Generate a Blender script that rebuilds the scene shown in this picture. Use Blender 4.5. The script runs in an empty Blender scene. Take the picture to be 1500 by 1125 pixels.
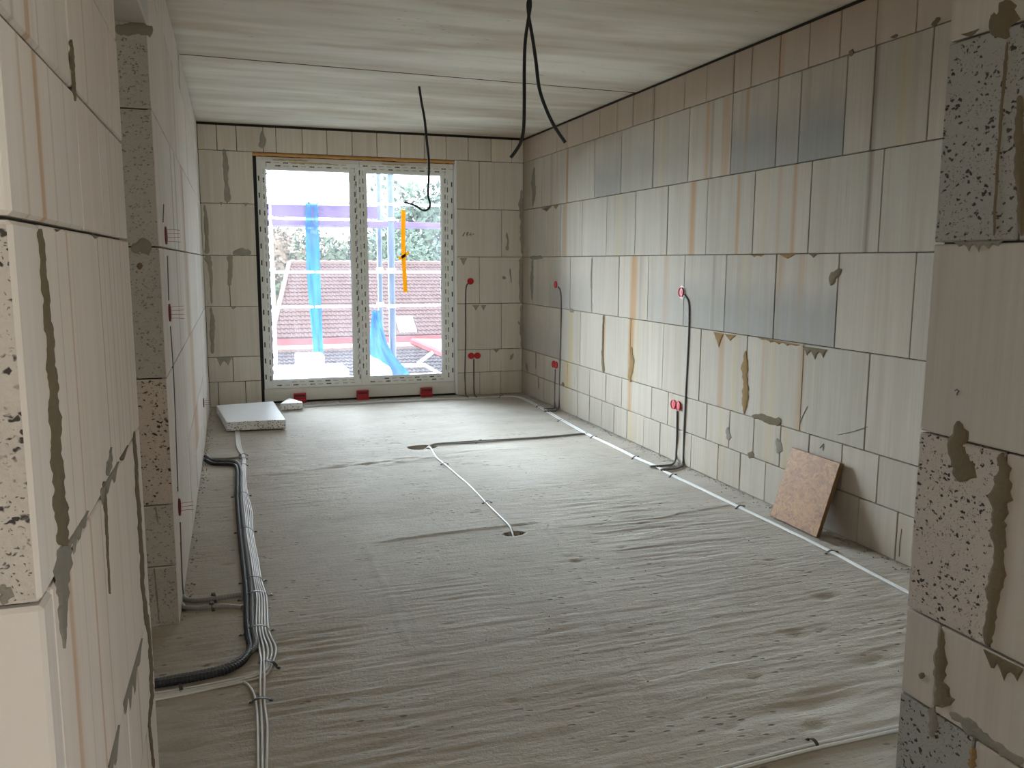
import bpy, bmesh, math, random
import numpy as np
from mathutils import Vector, Matrix

random.seed(7); rng = np.random.default_rng(7)
scene = bpy.context.scene
C = scene.collection

# ------------------------------------------------------------------ camera
FPX, YAW, PITCH, ROLL, CAMH = 1237.34, 0.3189, 0.1436, 0.0039, 1.4482
XL, XR, YD, ZC = -0.2542, 3.0336, 8.8262, 2.7582      # room: left, right, far wall, ceiling
YS, YJ, YF = 3.478, 2.45, 1.197                       # left wall: stub start, near piece end / start
XJ, YJR = 1.7505, 1.784                               # right entry wall: face, room-side end
fw = np.array([math.sin(YAW)*math.cos(PITCH), math.cos(YAW)*math.cos(PITCH), -math.sin(PITCH)])
r0 = np.array([math.cos(YAW), -math.sin(YAW), 0.0]); u0 = np.cross(r0, fw)
cr, sr = math.cos(ROLL), math.sin(ROLL)
rt = cr*r0 + sr*u0; up = -sr*r0 + cr*u0
CAM = np.array([0, 0, CAMH])
cam = bpy.data.cameras.new('camera'); cam.sensor_width = 36; cam.sensor_fit = 'HORIZONTAL'
cam.lens = FPX/1500*36; cam.clip_start = 0.05; cam.clip_end = 500
camo = bpy.data.objects.new('camera', cam); C.objects.link(camo)
camo.matrix_world = Matrix(((rt[0], up[0], -fw[0], 0), (rt[1], up[1], -fw[1], 0), (rt[2], up[2], -fw[2], CAMH), (0, 0, 0, 1)))
scene.camera = camo

# ------------------------------------------------------------------ world: overcast sky
W = bpy.data.worlds.new('sky'); scene.world = W; W.use_nodes = True
wn = W.node_tree; wn.nodes.clear()
wo = wn.nodes.new('ShaderNodeOutputWorld'); wb = wn.nodes.new('ShaderNodeBackground')
tc = wn.nodes.new('ShaderNodeTexCoord'); sp = wn.nodes.new('ShaderNodeSeparateXYZ'); rp = wn.nodes.new('ShaderNodeValToRGB')
wn.links.new(tc.outputs['Generated'], sp.inputs[0]); wn.links.new(sp.outputs['Z'], rp.inputs[0])
rp.color_ramp.elements[0].position = 0.0; rp.color_ramp.elements[0].color = (0.88, 0.94, 1.0, 1)
rp.color_ramp.elements[1].position = 0.8; rp.color_ramp.elements[1].color = (0.82, 0.91, 1.0, 1)
wn.links.new(rp.outputs[0], wb.inputs[0]); wn.links.new(wb.outputs[0], wo.inputs[0])
wb.inputs[1].default_value = 3.0
# the sun behind thin cloud, ahead of the window: wide and soft
sun = bpy.data.lights.new('sun', 'SUN'); sun.energy = 11.0; sun.angle = math.radians(48); sun.color = (.78, .90, 1)
suno = bpy.data.objects.new('sun', sun); C.objects.link(suno); suno.rotation_euler = Vector((.33, -1, -.27)).to_track_quat('-Z', 'Y').to_euler()

vs = scene.view_settings
vs.view_transform = 'Standard'; vs.look = 'None'; vs.gamma = 1.0; vs.use_curve_mapping = False
vs.exposure = 2.06
try:
    scene.cycles.max_bounces = 12; scene.cycles.diffuse_bounces = 8; scene.cycles.transparent_max_bounces = 16
except Exception: pass

def portal(name, loc, rot, sx, sy):
    l = bpy.data.lights.new(name, 'AREA'); l.shape = 'RECTANGLE'; l.size = sx; l.size_y = sy; l.cycles.is_portal = True
    o = bpy.data.objects.new(name, l); C.objects.link(o); o.location = loc; o.rotation_euler = rot
    return o
portal('window_portal', (1.26, YD+0.13, 1.3), (-math.pi/2, 0, 0), 1.8, 2.2)
portal('hall_opening_portal', (3.0, -1.75, 1.35), (0, math.pi/2, 0), 2.4, 2.2)
portal('fill_opening_portal', (-2.35, -.2, 1.75), (0, -math.pi/2, 0), .7, .8)  # portal for the unseen side opening added as fill light

# ------------------------------------------------------------------ pixel rays
def ray(x, y): return fw + (x-750)/FPX*rt - (y-562.5)/FPX*up
def on(ax, v, x, y):
    d = ray(x, y); t = (v-CAM[ax])/d[ax]; return CAM + t*d
def fl(x, y, z=0.0): return on(2, z, x, y)

# ------------------------------------------------------------------ mesh helpers
def link(name, me, mat=None, parent=None, loc=None):
    o = bpy.data.objects.new(name, me); C.objects.link(o)
    if mat is not None:
        for m in (mat if isinstance(mat, (list, tuple)) else [mat]): me.materials.append(m)
    if parent is not None: o.parent = parent
    if loc is not None: o.location = loc
    return o
def tag(o, label, cat, group=None):
    o['label'] = label; o['category'] = cat
    if group: o['group'] = group
    return o
def struct(o, label=None, cat=None):
    o['kind'] = 'structure'
    if label: o['label'] = label
    if cat: o['category'] = cat
    return o
def empty(name, loc=(0, 0, 0), rz=0):
    o = bpy.data.objects.new(name, None); C.objects.link(o); o.location = loc; o.rotation_euler = (0, 0, rz); o.empty_display_size = .1
    return o
def pydata(name, vs_, fs, smooth=False):
    me = bpy.data.meshes.new(name); me.from_pydata([tuple(map(float, v)) for v in vs_], [], fs); me.update()
    if smooth: me.shade_smooth()
    return me
class MB:
    def __init__(s): s.v = []; s.f = []; s.m = []
    def quad(s, a, b, c, d, m=0):
        n = len(s.v); s.v += [a, b, c, d]; s.f.append((n, n+1, n+2, n+3)); s.m.append(m)
    def box(s, lo, hi, m=0):
        x0, y0, z0 = lo; x1, y1, z1 = hi; n = len(s.v)
        s.v += [(x0, y0, z0), (x1, y0, z0), (x1, y1, z0), (x0, y1, z0), (x0, y0, z1), (x1, y0, z1), (x1, y1, z1), (x0, y1, z1)]
        for f in ((0, 3, 2, 1), (4, 5, 6, 7), (0, 1, 5, 4), (1, 2, 6, 5), (2, 3, 7, 6), (3, 0, 4, 7)):
            s.f.append(tuple(n+i for i in f)); s.m.append(m)
    def hexa(s, b, t, m=0):           # bottom quad, top quad (both counter-clockwise seen from above)
        n = len(s.v); s.v += [tuple(p) for p in b] + [tuple(p) for p in t]
        for f in ((0, 3, 2, 1), (4, 5, 6, 7), (0, 1, 5, 4), (1, 2, 6, 5), (2, 3, 7, 6), (3, 0, 4, 7)):
            s.f.append(tuple(n+i for i in f)); s.m.append(m)
    def tube(s, pts, rad, seg=8, cap=True, m=0):
        pts = [np.array(p, float) for p in pts]; n0 = len(s.v); N = len(pts)
        rad = rad if hasattr(rad, '__len__') else [rad]*N
        prev = None
        for i, p in enumerate(pts):
            t = pts[min(i+1, N-1)] - pts[max(i-1, 0)]; t = t/(np.linalg.norm(t)+1e-12)
            if prev is None:
                a = np.array([0, 0, 1.0]) if abs(t[2]) < .9 else np.array([1.0, 0, 0])
            else: a = prev
            a = a - (a@t)*t; a /= np.linalg.norm(a)+1e-12; prev = a; b = np.cross(t, a)
            for k in range(seg):
                q = 2*math.pi*k/seg; s.v.append(tuple(p + rad[i]*(math.cos(q)*a + math.sin(q)*b)))
        for i in range(N-1):
            for k in range(seg):
                k2 = (k+1) % seg
                s.f.append((n0+i*seg+k, n0+i*seg+k2, n0+(i+1)*seg+k2, n0+(i+1)*seg+k)); s.m.append(m)
        if cap:
            s.f.append(tuple(n0+k for k in range(seg))[::-1]); s.m.append(m)
            s.f.append(tuple(n0+(N-1)*seg+k for k in range(seg))); s.m.append(m)
    def disc_stack(s, c, axis, prof, seg=20, m=0):     # lathe: prof = [(r, h)...] along axis
        c = np.array(c, float); ax = np.array(axis, float); ax /= np.linalg.norm(ax)
        a = np.array([0, 0, 1.0]) if abs(ax[2]) < .9 else np.array([1.0, 0, 0]); a = a-(a@ax)*ax; a /= np.linalg.norm(a); b = np.cross(ax, a)
        n0 = len(s.v)
        for r_, h in prof:
            for k in range(seg):
                q = 2*math.pi*k/seg; s.v.append(tuple(c + ax*h + r_*(math.cos(q)*a+math.sin(q)*b)))
        for i in range(len(prof)-1):
            for k in range(seg):
                k2 = (k+1) % seg
                s.f.append((n0+i*seg+k, n0+i*seg+k2, n0+(i+1)*seg+k2, n0+(i+1)*seg+k)); s.m.append(m)
        s.f.append(tuple(n0+(len(prof)-1)*seg+k for k in range(seg))); s.m.append(m)
        s.f.append(tuple(n0+k for k in range(seg))[::-1]); s.m.append(m)
    def build(s, name, mat, parent=None, smooth=False, loc=None):
        vv = s.v
        if loc is not None: vv = [(v[0]-loc[0], v[1]-loc[1], v[2]-loc[2]) for v in s.v]
        me = pydata(name, vv, s.f)
        o = link(name, me, mat, parent, loc)
        if len(me.materials) > 1:
            me.polygons.foreach_set('material_index', s.m)
        if smooth:
            me.shade_smooth()
            try: me.set_sharp_from_angle(angle=math.radians(50))
            except Exception: pass
        return o
def crom(pts, n=8):
    P = [np.array(p, float) for p in pts]; P = [2*P[0]-P[1]] + P + [2*P[-1]-P[-2]]; out = []
    for i in range(1, len(P)-2):
        a, b, c, d = P[i-1:i+3]
        for k in range(n):
            t = k/n; out.append(.5*((2*b)+(-a+c)*t+(2*a-5*b+4*c-d)*t*t+(-a+3*b-3*c+d)*t**3))
    out.append(P[-2]); return out
def cbox(name, lo, hi, ch, mats, parent, endaxis=None):
    """chamfered block, origin at its centre; faces along endaxis take material 1"""
    lo = np.array(lo, float); hi = np.array(hi, float); c = (lo+hi)/2; h = (hi-lo)/2
    bm = bmesh.new(); bmesh.ops.create_cube(bm, size=2, matrix=Matrix.Diagonal((h[0], h[1], h[2], 1)))
    if ch: bmesh.ops.bevel(bm, geom=list(bm.edges), offset=ch, segments=1, affect='EDGES', profile=.5)
    if endaxis is not None:
        for f in bm.faces:
            if abs(f.normal[endaxis]) > .9: f.material_index = 1
    me = bpy.data.meshes.new(name); bm.to_mesh(me); bm.free()
    return link(name, me, mats, parent, tuple(c))

# ------------------------------------------------------------------ material helpers
class NB:
    def __init__(s, name):
        s.mat = bpy.data.materials.new(name); s.mat.use_nodes = True; s.nt = s.mat.node_tree; s.nt.nodes.clear()
        s.out = s.nt.nodes.new('ShaderNodeOutputMaterial'); s.b = s.nt.nodes.new('ShaderNodeBsdfPrincipled')
        s.nt.links.new(s.b.outputs[0], s.out.inputs[0])
    def n(s, t, **k):
        nd = s.nt.nodes.new(t)
        for a, v in k.items(): setattr(nd, a, v)
        return nd
    def set(s, sock, v):
        if isinstance(v, bpy.types.NodeSocket): s.nt.links.new(v, sock)
        elif v is not None:
            if sock.type == 'RGBA' and len(v) == 3: v = (*v, 1)
            sock.default_value = v
    def math(s, op, a, b=None, c=None, clamp=False):
        nd = s.n('ShaderNodeMath', operation=op, use_clamp=clamp); s.set(nd.inputs[0], a)
        if b is not None: s.set(nd.inputs[1], b)
        if c is not None: s.set(nd.inputs[2], c)
        return nd.outputs[0]
    def pos(s): return s.n('ShaderNodeNewGeometry').outputs['Position']
    def sep(s, v):
        nd = s.n('ShaderNodeSeparateXYZ'); s.set(nd.inputs[0], v); return nd.outputs
    def comb(s, x, y, z):
        nd = s.n('ShaderNodeCombineXYZ'); s.set(nd.inputs[0], x); s.set(nd.inputs[1], y); s.set(nd.inputs[2], z); return nd.outputs[0]
    def scale(s, v, sc, off=(0, 0, 0)):
        nd = s.n('ShaderNodeMapping'); s.set(nd.inputs[0], v); nd.inputs['Scale'].default_value = sc; nd.inputs['Location'].default_value = off; return nd.outputs[0]
    def noise(s, v, sc, detail=4, rough=.55, dist=0):
        nd = s.n('ShaderNodeTexNoise'); s.set(nd.inputs['Vector'], v); nd.inputs['Scale'].default_value = sc
        nd.inputs['Detail'].default_value = detail; nd.inputs['Roughness'].default_value = rough; nd.inputs['Distortion'].default_value = dist
        return nd.outputs[0]
    def vor(s, v, sc, feature='F1'):
        nd = s.n('ShaderNodeTexVoronoi', feature=feature); s.set(nd.inputs['Vector'], v); nd.inputs['Scale'].default_value = sc
        return nd.outputs
    def mr(s, v, a, b, c=0., d=1.):
        nd = s.n('ShaderNodeMapRange'); s.set(nd.inputs[0], v)
        for i, q in enumerate((a, b, c, d)): nd.inputs[i+1].default_value = q
        return nd.outputs[0]
    def mix(s, f, a, b, mode='MIX'):
        nd = s.n('ShaderNodeMix', data_type='RGBA', blend_type=mode); s.set(nd.inputs[0], f); s.set(nd.inputs[6], a); s.set(nd.inputs[7], b); return nd.outputs[2]
    def ramp(s, v, stops):
        nd = s.n('ShaderNodeValToRGB'); s.set(nd.inputs[0], v); cr_ = nd.color_ramp
        stops = sorted(stops, key=lambda q: q[0])
        while len(cr_.elements) < len(stops): cr_.elements.new(.5)
        for e, (p_, c_) in zip(cr_.elements, stops): e.position = p_; e.color = (*c_, 1)
        return nd.outputs[0]
    def bump(s, h, strength=.3, dist=.01):
        nd = s.n('ShaderNodeBump'); s.set(nd.inputs['Height'], h); nd.inputs['Strength'].default_value = strength; nd.inputs['Distance'].default_value = dist
        s.nt.links.new(nd.outputs[0], s.b.inputs['Normal']); return nd
    def fin(s, col, rough=.85, **k):
        s.set(s.b.inputs['Base Color'], col); s.set(s.b.inputs['Roughness'], rough)
        for a, v in k.items(): s.set(s.b.inputs[a.replace('_', ' ')], v)
        return s.mat
def plain(name, col, rough=.6, metallic=0., nz=.12, sc=40.):
    b = NB(name); f = b.noise(b.pos(), sc, 3); lo = tuple(c*(1-nz) for c in col); hi = tuple(min(1, c*(1+nz)) for c in col)
    return b.fin(b.mix(f, lo, hi), rough, Metallic=metallic)

BLOCK = (0.44, 0.388, 0.318)
def block_mat(name, axis, u0_=0., u1_=1., streaks=(), general=.5, base=BLOCK, pink=0.):
    """limestone-like smooth block face: fine vertical drag lines, rust runs at given places, grey damp lower band (object colour G), tint (object colour R,B)"""
    b = NB(name); P = b.pos(); s = b.sep(P); U = s[axis]; Z = s[2]
    oi = b.n('ShaderNodeObjectInfo'); oc = b.n('ShaderNodeSeparateColor'); b.nt.links.new(oi.outputs['Color'], oc.inputs[0])
    uv = b.comb(U, 0., Z); uvr = b.comb(U, oi.outputs['Random'], Z)
    fine = b.noise(b.scale(uvr, (70, 5, 1.6)), 1.0, 3, .6)
    mid = b.noise(b.scale(uvr, (14, 9, .5)), 1.0, 3, .6)
    blot = b.noise(uvr, 3.0, 4, .6)
    col = b.mix(b.mr(fine, .3, .75), tuple(c*.90 for c in base), tuple(min(1, c*1.06) for c in base))
    col = b.mix(b.math('MULTIPLY', b.mr(mid, .46, .70), .6), col, tuple(c*k for c, k in zip(base, (.80, .74, .66))))
    col = b.mix(b.math('MULTIPLY', b.mr(blot, .35, .7), .4), col, tuple(c*k for c, k in zip(base, (.84, .85, .87))))
    # thin rust runs that wander over the blocks
    run = b.noise(b.scale(uv, (16, 1, .25)), 1.0, 2, .5)
    runm = b.math('MULTIPLY', b.mr(run, .655, .72), b.mr(b.noise(b.scale(uv, (3, 1, 1.1), (5, 0, 2)), 1., 2), .42, .62))
    col = b.mix(b.math('MULTIPLY', runm, general), col, (.40, .23, .09))
    drk = b.noise(b.scale(uv, (30, 1, .22), (11, 0, 3)), 1.0, 2, .5)
    drm = b.math('MULTIPLY', b.mr(drk, .68, .73), b.mr(b.noise(b.scale(uv, (4, 1, 1.6), (1, 0, 9)), 1., 2), .45, .6))
    col = b.mix(b.math('MULTIPLY', drm, general*.8), col, (.20, .17, .13))
    if streaks:
        wob = b.math('MULTIPLY_ADD', b.math('SUBTRACT', b.noise(b.scale(uv, (1, 1, 4)), 1., 3), .5), .012, U)
        t = b.mr(wob, u0_, u1_); S = sorted(streaks); rampc = None
        for g in range(0, len(S), 7):
            st = [(0., (0, 0, 0)), (1., (0, 0, 0))]; last = 0.
            for (uc, w, kind, k) in S[g:g+7]:
                tc_ = (uc-u0_)/(u1_-u0_); tw = abs(w/(u1_-u0_)); a = max(tc_-tw, last+.0003); z = tc_+tw
                if a >= tc_ or z >= 1: continue
                cc = (k, 0, 0) if kind == 'o' else (0, k, 0) if kind == 'd' else (0, 0, k)
                st += [(a, (0, 0, 0)), (max(tc_-tw*.45, a+.0001), cc), (tc_+tw*.45, cc), (z, (0, 0, 0))]; last = z
            rr = b.ramp(t, st); rampc = rr if rampc is None else b.mix(1., rampc, rr, 'LIGHTEN')
        rc = b.n('ShaderNodeSeparateColor'); b.nt.links.new(rampc, rc.inputs[0])
        brk = b.mr(b.noise(b.scale(uv, (60, 1, 1.6), (3, 0, 1)), 1., 3), .25, .6, .65, 1.)
        col = b.mix(b.math('MULTIPLY', rc.outputs[2], brk), col, tuple(c*k for c, k in zip(base, (1.0, .88, .56))))
        col = b.mix(b.math('MULTIPLY', rc.outputs[0], brk), col, (.36, .175, .04))
        col = b.mix(b.math('MULTIPLY', rc.outputs[1], brk), col, (.115, .085, .055))
    # grey damp band on the lower part of some blocks
    tcn = b.n('ShaderNodeTexCoord'); oz = b.sep(tcn.outputs['Object'])[2]
    wet = b.math('ADD', oz, b.math('MULTIPLY', b.math('SUBTRACT', b.noise(b.scale(uv, (5, 1, 3)), 1., 4), .5), .25))
    wet = b.math('MULTIPLY', b.mr(wet, .12, -.08), oc.outputs[1])
    streaky = b.mr(b.noise(b.scale(uv, (45, 1, 1.2)), 1., 3), .3, .7)
    wet = b.math('MULTIPLY', wet, b.math('MULTIPLY_ADD', streaky, .3, .7))
    col = b.mix(wet, col, (.24, .235, .225))
    pinkf = b.math('ADD', oc.outputs[2], pink)
    col = b.mix(pinkf, col, tuple(c*k for c, k in zip(base, (1.04, .90, .84))))
    col = b.mix(1., col, b.comb(oc.outputs[0], oc.outputs[0], oc.outputs[0]), 'MULTIPLY')
    h = b.math('ADD', b.math('MULTIPLY', fine, .5), b.math('MULTIPLY', b.noise(P, 55, 5, .7), .5))
    b.bump(h, .35, .003)
    return b.fin(col, .9, Specular_IOR_Level=.25)
def cut_mat(name, base=(.43, .385, .345), pore=1., sc=1.):
    """sawn or broken block face with dark open pores"""
    b = NB(name); P = b.pos()
    oi = b.n('ShaderNodeObjectInfo'); oc = b.n('ShaderNodeSeparateColor'); b.nt.links.new(oi.outputs['Color'], oc.inputs[0])
    w = b.n('ShaderNodeVectorMath', operation='ADD'); b.set(w.inputs[0], P)
    dn = b.n('ShaderNodeTexNoise'); b.set(dn.inputs['Vector'], P); dn.inputs['Scale'].default_value = 60
    dm = b.n('ShaderNodeVectorMath', operation='SCALE'); b.nt.links.new(dn.outputs['Color'], dm.inputs[0]); dm.inputs['Scale'].default_value = .022
    b.nt.links.new(dm.outputs[0], w.inputs[1]); PW = w.outputs[0]
    v1 = b.vor(b.scale(PW, (1, 1, 1.6)), 52*sc)[0]; v2 = b.vor(b.scale(PW, (1, 1, 1.5)), 115*sc)[0]
    msk = b.mr(b.noise(b.scale(P, (1, 1, 1), (1, 4, 2)), 38, 2), .47, .54, 0., 1.)
    p1 = b.math('MULTIPLY', b.mr(v1, .36, .27), msk); p2 = b.math('MULTIPLY', b.mr(v2, .27, .15), b.mr(b.noise(b.scale(P, (1, 1, 1), (4, 2, 0)), 14, 3), .40, .52))
    pr = b.math('MULTIPLY', b.math('MAXIMUM', p1, b.math('MULTIPLY', p2, .8)), pore, clamp=True)
    cl = b.mix(b.noise(P, 5, 5, .65), tuple(c*.85 for c in base), tuple(c*1.12 for c in base))
    cl = b.mix(b.mr(b.noise(P, 160, 3, .7), .35, .7), cl, tuple(c*1.1 for c in base))
    cl = b.mix(pr, cl, (.055, .045, .038))
    cl = b.mix(1., cl, b.comb(oc.outputs[0], oc.outputs[0], oc.outputs[0]), 'MULTIPLY')
    h = b.math('SUBTRACT', b.noise(P, 90, 5, .7), b.math('MULTIPLY', pr, 1.6))
    b.bump(h, .6, .004)
    return b.fin(cl, .95, Specular_IOR_Level=.2)

def mortar_mat(name, base):
    b = NB(name); P = b.pos()
    c = b.mix(b.noise(P, 18, 5, .65), tuple(q*.75 for q in base), tuple(q*1.2 for q in base))
    b.bump(b.noise(P, 70, 5, .7), .6, .004)
    return b.fin(c, .95, Specular_IOR_Level=.2)

M_GREY = mortar_mat('mortar_grey', (.225, .20, .16)); M_OCHRE = mortar_mat('mortar_ochre', (.24, .145, .055))
M_OLIVE = mortar_mat('mortar_olive', (.15, .115, .068)); M_CORE = mortar_mat('joint_mortar', (.055, .047, .037))
M_GREYL = mortar_mat('mortar_pale_grey', (.37, .345, .285)); M_CUT = cut_mat('cut_block_face', (.45, .39, .335)); M_CUT2 = cut_mat('cut_block_face_grey', (.30, .285, .255), 1., .9); M_CUT3 = cut_mat('cut_block_face_fine', (.40, .375, .34), .6, 1.4)

# concrete floor
def floor_mat():
    b = NB('raked_concrete_floor'); P = b.pos()
    n1 = b.noise(b.scale(P, (1.2, 2.6, 1)), 1.0, 5, .6); n2 = b.noise(P, 9, 5, .65); n3 = b.noise(b.scale(P, (6, 30, 1)), 1., 5, .65)
    col = b.mix(b.mr(n1, .3, .7), (.395, .348, .285), (.51, .465, .395))
    col = b.mix(b.math('MULTIPLY', b.mr(n2, .45, .75), .55), col, (.50, .475, .435))
    col = b.mix(b.math('MULTIPLY', b.mr(n3, .52, .75), .5), col, (.27, .24, .20))
    wm = b.noise(b.scale(P, (.7, .9, 1), (2, 5, 0)), 1., 3)
    col = b.mix(b.math('MULTIPLY', b.mr(wm, .5, .72), .35), col, (.40, .32, .25))
    v = b.vor(b.scale(P, (14, 30, 14)), 1.)[0]; pit = b.math('MULTIPLY', b.mr(v, .22, .12), b.mr(b.noise(P, 2.2, 3), .5, .62))
    col = b.mix(b.math('MULTIPLY', pit, .7), col, (.14, .12, .10))
    h = b.math('ADD', b.math('ADD', b.math('MULTIPLY', n3, .9), b.math('MULTIPLY', b.noise(P, 60, 6, .7), .5)), b.math('MULTIPLY', pit, -.8))
    b.bump(h, .8, .010)
    return b.fin(col, .9, Specular_IOR_Level=.3)
def ceil_mat():
    b = NB('precast_concrete_ceiling'); P = b.pos()
    n1 = b.noise(b.scale(P, (.25, 1.5, 1), (1.3, 2.1, 0)), 1., 3, .6); n2 = b.noise(b.scale(P, (1.2, 9, 1)), 1., 5, .65); n3 = b.noise(P, 4, 5, .65)
    col = b.mix(b.mr(n1, .36, .62), (.47, .405, .31), (.80, .76, .68))
    col = b.mix(b.math('MULTIPLY', b.mr(n2, .5, .78), .5), col, (.45, .385, .295))
    col = b.mix(b.math('MULTIPLY', b.mr(n3, .5, .75), .3), col, (.68, .65, .60))
    ru = b.math('MULTIPLY', b.mr(b.noise(b.scale(P, (.8, 2.2, 1), (7, 1, 0)), 1., 4), .52, .70), .45)
    col = b.mix(ru, col, (.42, .30, .19))
    v = b.vor(b.scale(P, (9, 22, 9)), 1.)[0]; pit = b.math('MULTIPLY', b.mr(v, .14, .08), b.mr(b.noise(P, 1.7, 3), .5, .6))
    col = b.mix(b.math('MULTIPLY', pit, .6), col, (.12, .11, .09))
    b.bump(b.math('ADD', b.noise(P, 30, 5, .65), b.math('MULTIPLY', n2, .6)), .3, .004)
    return b.fin(col, .85, Specular_IOR_Level=.3)
M_FLOOR = floor_mat(); M_CEIL = ceil_mat()

# ------------------------------------------------------------------ floor
def lattice(shape, seed):
    return np.random.default_rng(seed).random(shape)
def vnoise(x, y, seed):
    g = lattice((256, 256), seed); xi = np.floor(x).astype(int); yi = np.floor(y).astype(int); fx = x-xi; fy = y-yi
    fx = fx*fx*(3-2*fx); fy = fy*fy*(3-2*fy); a = g[xi % 256, yi % 256]; b = g[(xi+1) % 256, yi % 256]; c = g[xi % 256, (yi+1) % 256]; d = g[(xi+1) % 256, (yi+1) % 256]
    return (a*(1-fx)+b*fx)*(1-fy)+(c*(1-fx)+d*fx)*fy - .5
def fbm(x, y, seed, o=4):
    s = 0; a = 1
    for k in range(o): s = s + a*vnoise(x*2**k+k*17.3, y*2**k+k*9.1, seed+k); a *= .5
    return s
HOLE1 = fl(622, 655); HOLE2 = fl(753, 782)
def floor_height(X, Y):
    z = .0022*fbm(X*2.2, Y*2.2, 1) + .0012*fbm(X*14, Y*14, 5, 3)
    Yr = Y + .03*fbm(X*1.5, Y*1.5, 20, 3) - .02*X
    rid = vnoise(X*3.2, Yr*42, 30) + .6*vnoise(X*7, Yr*75, 31)
    msk = np.clip(.55 + 1.5*fbm(X*.9, Y*.7, 40, 3), .1, 1.)
    z = z + .0072*rid*np.maximum(msk, np.clip((4.6-Y)*.25, 0, .45))*np.clip((7.4-Y)/3., .15, 1.)
    # crumbly ridge of spilled concrete across the middle
    c = 6.0 + .16*(X-1.0) + .08*fbm(X*2, X*0, 50); d = np.abs(Y-c); g = np.exp(-(d/.10)**2)*np.clip(1-np.abs(X-1.0)/1.4, 0, 1)
    z = z + g*(.006+.016*fbm(X*9, Y*22, 60, 4))
    # shallow steps where trowel strips end
    for (a, b, hgt) in (((380, 740), (720, 706), .006), ((540, 797), (800, 764), -.0065), ((960, 760), (1110, 734), -.005), ((1010, 860), (1328, 800), .006), ((930, 1000), (1325, 925), .006)):
        A = fl(*a); B = fl(*b); t = np.clip((X-A[0])/(B[0]-A[0]), 0, 1); yy = A[1]+(B[1]-A[1])*t + .012*vnoise(X*9, X*0+3, 80)
        inside = np.clip(np.minimum((X-A[0])/.15, (B[0]-X)/.15), 0, 1); d = (yy-Y) if hgt > 0 else (Y-yy)
        z = z + inside*abs(hgt)*np.exp(-np.clip(d/.30, 0, 9))*(d > 0)
    # edge of the raked field running towards the entry
    A = fl(520, 880); B = fl(595, 945); C0 = fl(1095, 870); D0 = fl(1330, 1085)
    for P0, P1 in ((fl(537, 797), fl(600, 945)), (fl(800, 764), fl(990, 1085))):
        t = np.clip((Y-P0[1])/(P1[1]-P0[1]), 0, 1); xx = P0[0]+(P1[0]-P0[0])*t+.02*vnoise(Y*7, Y*0+5, 81)
        z = z + .0024*np.exp(-((X-xx)/.018)**2)*((Y < P0[1]) & (Y > P1[1]))
    # drilled pits and chips
    for k in range(150):
        px, py = PITS[k]; rr = PITR[k]
        m = (np.abs(X-px) < rr*4) & (np.abs(Y-py) < rr*3)
        z = z - m*np.exp(-(((X-px)/rr/1.9)**2+((Y-py)/rr)**2))*PITD[k]
    z = z - .12*((((X-HOLE1[0]+.02)/.115)**2+((Y-HOLE1[1])/.075)**2 + .5*vnoise(X*22, Y*22, 70)) < 1)
    z = z - .06*((((X-HOLE2[0])/.055)**2+((Y-HOLE2[1])/.035)**2 + .5*vnoise(X*30, Y*30, 71)) < 1)
    return z
PITS = np.stack([rng.uniform(-.2, 3.0, 150), rng.uniform(1.9, 7.8, 150)], 1); PITR = rng.uniform(.006, .022, 150); PITD = rng.uniform(.002, .007, 150)
for k, (q, rr) in enumerate((((1170, 1035), .05), ((1215, 1025), .06), ((1195, 1064), .02), ((1270, 970), .035), ((1210, 875), .03), ((1170, 930), .03), ((238, 1095), .03), ((260, 1100), .03), ((845, 822), .02), ((240, 865), .03))):
    w_ = fl(*q); PITS[k] = w_[:2]; PITR[k] = rr; PITD[k] = .009
xs = np.concatenate([np.linspace(-2.4, -.5, 8), np.arange(-.46, 3.06, .010), [3.25]])
ys = np.concatenate([np.linspace(-3.2, 1.6, 12), np.arange(1.7, 4.2, .008), np.arange(4.2, 8.96, .0125)])
GX, GY = np.meshgrid(xs, ys, indexing='ij'); GZ = floor_height(GX, GY)
GZ = np.where((GX > -.2) | (GY > 1.7), GZ, 0)
nx, ny = GX.shape
co = np.stack([GX, GY, GZ], -1).reshape(-1, 3)
idx = np.arange(nx*ny).reshape(nx, ny)
quads = np.stack([idx[:-1, :-1], idx[1:, :-1], idx[1:, 1:], idx[:-1, 1:]], -1).reshape(-1, 4)
me = bpy.data.meshes.new('floor'); me.vertices.add(len(co)); me.vertices.foreach_set('co', co.ravel())
me.loops.add(quads.size); me.loops.foreach_set('vertex_index', quads.ravel()); me.polygons.add(len(quads))
me.polygons.foreach_set('loop_start', np.arange(0, quads.size, 4)); me.polygons.foreach_set('loop_total', np.full(len(quads), 4)); me.update(calc_edges=True); me.shade_smooth()
floor = struct(link('floor', me, M_FLOOR), 'rough raked grey concrete floor slab of the unfinished room', 'floor')
def fz(x, y): return float(floor_height(np.array([x]), np.array([y]))[0])

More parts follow.
